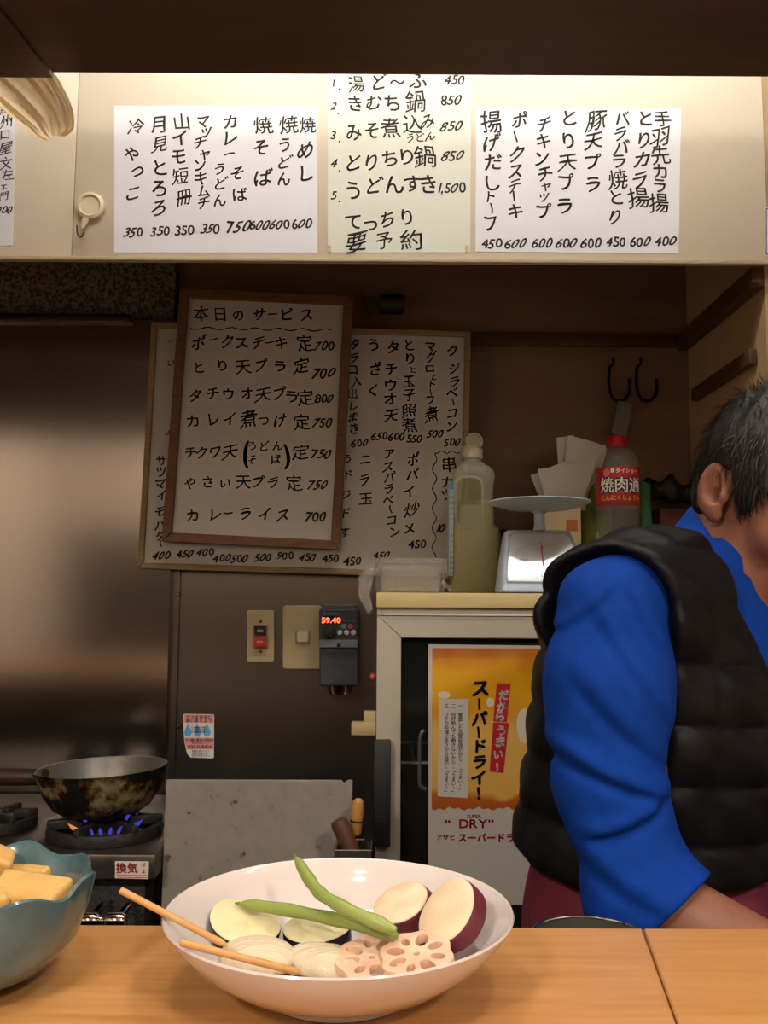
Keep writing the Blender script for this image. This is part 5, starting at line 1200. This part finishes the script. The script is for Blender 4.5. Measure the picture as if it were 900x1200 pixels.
def handsdf(p, W, E_, side):
    """palm, four curled fingers of different lengths and a thumb; side +1: his right hand"""
    a_ = W - E_; a_ = a_/np.linalg.norm(a_); up = np.array([0, 0, 1.]); up = up - a_*(up @ a_); up /= np.linalg.norm(up); lat = np.cross(a_, up)*side
    L_ = lambda f, l, u_: W + a_*f + lat*l + up*u_
    q = loc_(p, W, np.array([a_, lat, up]))
    d = ell(q, (.045, 0, -.004), (.050, .041, .0155)); d = smin(d, cap_(p, L_(-.03, 0, 0), L_(.02, 0, -.002), .025, .022), .02)
    for l_, ln in ((-.029, .070), (-.010, .080), (.010, .075), (.028, .060)):
        k0 = L_(.078 - abs(l_)*.25, l_, 0); k1 = k0 + a_*ln*.42 - up*ln*.16 + lat*l_*.08; k2 = k1 + a_*ln*.16 - up*ln*.30; k3 = k2 - a_*ln*.06 - up*ln*.22
        f_ = smin(smin(cap_(p, k0 - a_*.02, k1, .0098, .0088), cap_(p, k1, k2, .0088, .0078), .004), cap_(p, k2, k3, .0078, .0062), .004)
        d = smin(d, f_, .006)
    t0 = L_(.018, -.030, -.004); t1 = L_(.045, -.056, -.014); t2 = L_(.072, -.058, -.024); t3 = L_(.092, -.048, -.032)
    th = smin(smin(cap_(p, t0, t1, .0155, .0115), cap_(p, t1, t2, .0115, .0098), .006), cap_(p, t2, t3, .0098, .0072), .004)
    return smin(d, th, .010)
def armsdf(p, S_, E_, W): return smin(cap_(p, S_, E_, .040, .038), cap_(p, E_, W, .039, .025), .02)
def mesh_of(fn, lo, hi, h):
    f = lambda X, Y, Z: fn([X, Y, Z]); return nets(f, lo, hi, h)
pm_ = MB(); PORG = Vector((PE[0], PE[1], 0))
def addn(mb, fn, lo, hi, h): v_, f_ = mesh_of(fn, lo, hi, h); mb.add([Vector(x) for x in v_], [tuple(int(i) for i in q) for q in f_])
skin = M('weathered_skin', '#93604a', .5, col2='#82513d', nscale=30, sss=.12, bump=.08, bscale=220)
addn(pm_, headsdf, HC - .19, HC + np.array([.19, .19, .16]), .0026)
addn(pm_, lambda p: smin(smin(torsosdf(p) + .012, armsdf(p, RS, EL, EL + (WR-EL)*.35), .03), smin(armsdf(p, LS, EL2, EL2 + (WR2-EL2)*.35), legsdf(p, .07, .048, .036), .03), .02), (.05, .78, .05), (.82, 1.34, 1.36), .011)
for E_, W, sd in ((EL, WR, 1), (EL2, WR2, -1)):
    mid = (E_ + W)/2; lo = np.minimum(E_, W) - .07; hi = np.maximum(E_, W) + .07; dr = (W - E_)/np.linalg.norm(W - E_); hi = np.maximum(hi, W + dr*.17 + .03); lo = np.minimum(lo, W + dr*.17 - .05)
    addn(pm_, lambda p: smin(cap_(p, E_, W, .040, .026), handsdf(p, W, E_, sd), .012), lo, hi, .0026)
person = pm_.build('person', skin, org=PORG, smooth=180)
tag(person, 'cook in a black quilted vest over a blue shirt, head bowed, working behind the counter', 'person')
# hair
gy = np.array([-.13, -.06, -.035, -.022, -.005, .004, .018, .030, .045, .065, .10]); gz = np.array([-.085, -.075, -.050, .016, .020, -.004, -.030, -.012, .020, .050, .078])
def hairsdf(p):
    x, y, z = loc_(p, HC, HF)
    d = ell([x, y, z], (0, -.006, .034), (.0845, .0995, .0985))
    d = smin(d, ell([x, y, z], (0, -.040, -.030), (.060, .060, .055)), .03)
    d = d + .0022*np.sin(95*x + 60*y)*np.sin(70*z + 40*y) + .0012*np.sin(210*y + 90*z)
    g_ = np.interp(y, gy, gz)
    d = smax(d, (g_ - z)*.7, .010)
    return d
hv, hf = mesh_of(hairsdf, HC - .16, HC + np.array([.16, .16, .17]), .003)
hm = MB().add([Vector(x) for x in hv], [tuple(int(i) for i in q) for q in hf])
rh = np.random.default_rng(5); pick = rh.integers(0, len(hf), 9000)
ctrw = HC + HF[2]*.03
crown = wpt(HC, HF, (0, -.05, .12))
for fi in pick:
    a_, b_, c_, d_ = hv[hf[fi]]; p = (a_ + b_ + c_ + d_)/4; nrm = np.cross(c_ - a_, d_ - b_); ln = np.linalg.norm(nrm)
    if ln < 1e-12: continue
    nrm = p - ctrw; nrm /= np.linalg.norm(nrm)
    fl_d = p - crown; fl_d -= nrm*(fl_d @ nrm); fl_d += rh.normal(size=3)*.025 - HF[2]*.03*(p - crown)[2]*0; l0 = np.linalg.norm(fl_d)
    if l0 < 1e-6: continue
    fl_d /= l0; sd_ = np.cross(nrm, fl_d); L0 = rh.uniform(.012, .026); wd = rh.uniform(.0003, .0006)
    pts = [p - nrm*.001, p + fl_d*L0*.5 + nrm*.0020, p + fl_d*L0 + nrm*.0012*rh.uniform(-.6, 1.6)]
    hm.add([pts[0] - sd_*wd, pts[0] + sd_*wd, pts[1] - sd_*wd*.8, pts[1] + sd_*wd*.8, pts[2]], [(0, 1, 3, 2), (2, 3, 4)])
hair_m = M('dark_greying_hair', '#1e1916', .45, col2='#332b26', nscale=60, nstretch=(1, 1, 1), namt=(.45, .75))
hm.build('hair', hair_m, person, smooth=60)
for s_ in (-1, 1):
    hm2 = MB(); pts = [Vector(wpt(HC, HF, (s_*x, y, z))) for x, y, z in ((.014, .0945, .024), (.026, .093, .029), (.038, .087, .029), (.048, .078, .024))]
    hm2.tube(bez(pts, 4), [.0025 + .001*math.sin(pi*i/12) for i in range(13)], 8).build('eyebrow', hair_m, person)
# shirt: sleeves and collar
def fold(p, a, b, amp):
    a, b = np.array(a), np.array(b); ba = b - a; h = sum((p[i] - a[i])*ba[i] for i in range(3))/(ba @ ba)
    return h
FOLDS = [(640, 880, 778, 938, .0060, .0065), (690, 985, 778, 942, .0060, .006), (668, 800, 772, 900, .0035, .007), (690, 715, 775, 845, .0028, .006), (655, 745, 722, 690, .0020, .004), (730, 690, 775, 770, .0024, .005), (668, 1000, 760, 1062, .0030, .008)]
def sleeve(p, S_, E_, W, cut):
    C_ = E_ + (W - E_)*cut
    m_ = S_ + (E_ - S_)*.28 + np.array([-.012, -.004, 0]); m2_ = S_ + (E_ - S_)*.60 + np.array([-.022, 0, 0])
    d = smin(cap_(p, S_ + np.array([.004, .004, -.006]), m_, .054, .061), smin(cap_(p, m_, m2_, .061, .0535), cap_(p, m2_, E_, .0535, .050), .02), .03)
    d = smin(d, torsosdf(p) - .006 + .6*np.maximum(0, 1.15 - p[2]), .03)
    dr = (W - E_)/np.linalg.norm(W - E_)
    d = smin(d, cap_(p, E_, C_ + dr*.06, .053, .046), .03)
    for (x0, y0, x1, y1, am, wd) in FOLDS if S_ is RS else ():
        a_, b_ = P(x0, y0, .90), P(x1, y1, .90); ln = math.hypot(b_.x - a_.x, b_.z - a_.z); ux, uz = (b_.x - a_.x)/ln, (b_.z - a_.z)/ln
        bow = .05*ln
        al = ((p[0] - a_.x)*ux + (p[2] - a_.z)*uz)/ln; t_ = (p[0] - a_.x)*uz*-1 + (p[2] - a_.z)*ux + bow*(1 - (2*al - 1)**2)
        fade = np.clip(al*4 + .5, 0, 1)*np.clip((1 - al)*4 + .5, 0, 1)
        d = d + am*fade*(np.exp(-(t_/wd)**2) - 1.0*np.exp(-((t_ - 2.0*wd)/(1.5*wd))**2))
    d = d + .0012*np.sin(75*p[2] + 50*p[0])
    dc_ = dr + np.array([-.05, 0, -.55]); dc_ /= np.linalg.norm(dc_)
    pl = sum((p[i] - C_[i])*dc_[i] for i in range(3))
    inner = cap_(p, E_ + (W - E_)*.12, C_ + dr*.08, .040, .036)
    d = smax(d, pl, .003); d = smax(d, -np.maximum(inner, -(pl + .035)), .002)
    return d
blue = M('blue_shirt', '#073b97', .85, col2='#06368b', nscale=60, spec=.2, bump=.12, bscale=500)
shirt = MB()
addn(shirt, lambda p: sleeve(p, RS, EL, WR, .17), np.minimum(np.minimum(RS, EL), WR) - .09, np.maximum(np.maximum(RS, EL), EL + (WR-EL)*.45) + .08, .0032)
addn(shirt, lambda p: sleeve(p, LS, EL2, WR2, .5), np.minimum(np.minimum(LS, EL2), WR2) - .08, np.maximum(np.maximum(LS, EL2), WR2) + .08, .007)
addn(shirt, lambda p: smax(smax(torsosdf(p) - .006, p[2] - (NB[2] + .0), .01), .97 - p[2], .01), (.05, .85, .86), (.75, 1.34, 1.33), .008)
sh_o = shirt.build('shirt', blue, person, smooth=180)
nk0 = wpt(HC, HF, (0, -.030, -.045)); nax = (nk0 - NB); nax /= np.linalg.norm(nax)
cmb = MB(); rows = []
CF = frame(24, 9)[1]; NF = CF - nax*(CF @ nax); NF /= np.linalg.norm(NF); NR = np.cross(nax, NF); NR = NR if NR @ TF[0] > 0 else -NR
for i in range(41):
    q = R(-168 + 336*i/40) + pi             # 0 at the nape side, open at the front
    c_, s_ = math.cos(q), math.sin(q); fr_f = max(0, c_)       # how far to the front
    fw = (c_ + 1)/2
    dirv = NF*c_ + NR*s_
    base = NB + nax*(.056 - .088*fw**1.3)
    rows.append([Vector(base + dirv*r_ + nax*h_) for r_, h_ in ((.057, -.012), (.059, .010), (.0615, .015), (.0645, .012), (.070 + .010*fw, -.020 - .020*fw), (.0685 + .010*fw, -.021 - .020*fw), (.063, .006), (.060, -.012))])
cmb.rings(rows, True, True).build('collar', blue, sh_o, smooth=50)
# vest
def quilt(p):
    z = p[2] + .10*np.sin(6*(p[0] - .2)) * .15
    b_ = np.abs(np.sin(pi*(z - .02)/.062)); vert = np.abs(np.sin(pi*(p[0]*.75 + p[1]*.66)/.145))
    wr = .0022*np.sin(90*p[0] + 30*p[2])*np.sin(60*p[1] + 80*p[2])
    return .009*np.power(b_, .45)*np.power(vert, .12) + wr
AX = (EL - RS)/np.linalg.norm(EL - RS)
NV = frame(26, 9)[1]
def vestsdf(p):
    d = torsosdf(p) - .016 - quilt(p)
    d = smin(d, cap_(p, RS + np.array([.03, .05, -.02]), PE + np.array([-.01, .02, .09]), .085, .135) - quilt(p)*.9, .06)
    # arm holes: slanted, so that the shoulder cap stays covered behind
    for S_, E_ in ((RS, EL), (LS, EL2)):
        o_ = S_ - NB; o_[2] = 0; o_ /= np.linalg.norm(o_)
        c0_ = S_ + o_*.035 - TF[1]*-.012
        d = smax(d, -cap_(p, c0_ + np.array([0, 0, -.005]), c0_ + (E_ - S_)*.8 + o_*.02, .073, .080), .012)
    d = smax(d, -cap_(p, NB + np.array([0, 0, .07]) + NV*.02, NB + NV*.15 - np.array([0, 0, .085]), .083, .050), .012)
    hem = .962 + .14*(p[1] - 1.08)
    d = smax(d, hem - p[2], .022)
    return d
vm = M('black_nylon', '#121113', .5, col2='#0e0d0f', nscale=40, bump=.06, bscale=60, spec=.22)
vb = MB(); addn(vb, vestsdf, (.03, .80, .88), (.80, 1.36, 1.42), .0045); vo = vb.build('vest', vm, person, smooth=180)
zp = [Vector(wpt(CH, TF, (0, .155 - .02*abs(f - .5), .10 - .22*f))) for f in (0, .25, .5, .75, 1)]
# apron and trousers
ap = M('maroon_cloth', '#742236', .8, col2='#682032', nscale=30, bump=.2, bscale=40)
def apron(p):
    t2 = loc_(p, PE, HIP); d = ell(t2, (0, 0, .0), (.160, .115, .20)); d = smin(d, cap_(p, PE - np.array([0, 0, .05]), PE - np.array([0, 0, .34]), .142, .158), .05)
    d = d + .004*np.sin(40*p[0] + 25*p[1] + 8*p[2]); return smax(smax(d, p[2] - .97, .01), .52 - p[2], .01)
ab = MB(); addn(ab, apron, (.10, .85, .50), (.60, 1.36, 1.01), .007); ab.build('apron', ap, person, smooth=180)
tb = MB(); addn(tb, lambda p: smax(smax(legsdf(p, .086, .068, .058), p[2] - .80, .01), .06 - p[2], .01), (.05, .88, .05), (.65, 1.36, .82), .009); tb.build('trousers', M('dark_trousers', '#22232a', .8), person, smooth=180)
for s_ in (-1, 1):
    h_ = PE + HIP[0]*.09*s_ + HIP[1]*.03; sb_ = MB()
    A_ = np.array([h_[0], h_[1], .0]) - HIP[1]*.05; B_ = A_ + HIP[1]*.19
    addn(sb_, lambda p: np.maximum(smin(cap_(p, A_ + np.array([0, 0, .045]), B_ + np.array([0, 0, .035]), .048, .04), cap_(p, A_ + np.array([0, 0, .05]), A_ + np.array([0, 0, .10]), .05, .05), .02), .002 - p[2]), np.minimum(A_, B_) - .07, np.maximum(A_, B_) + np.array([.07, .07, .16]), .006)
    sb_.build('shoe', M('black_shoe', '#171514', .4), person, smooth=180)
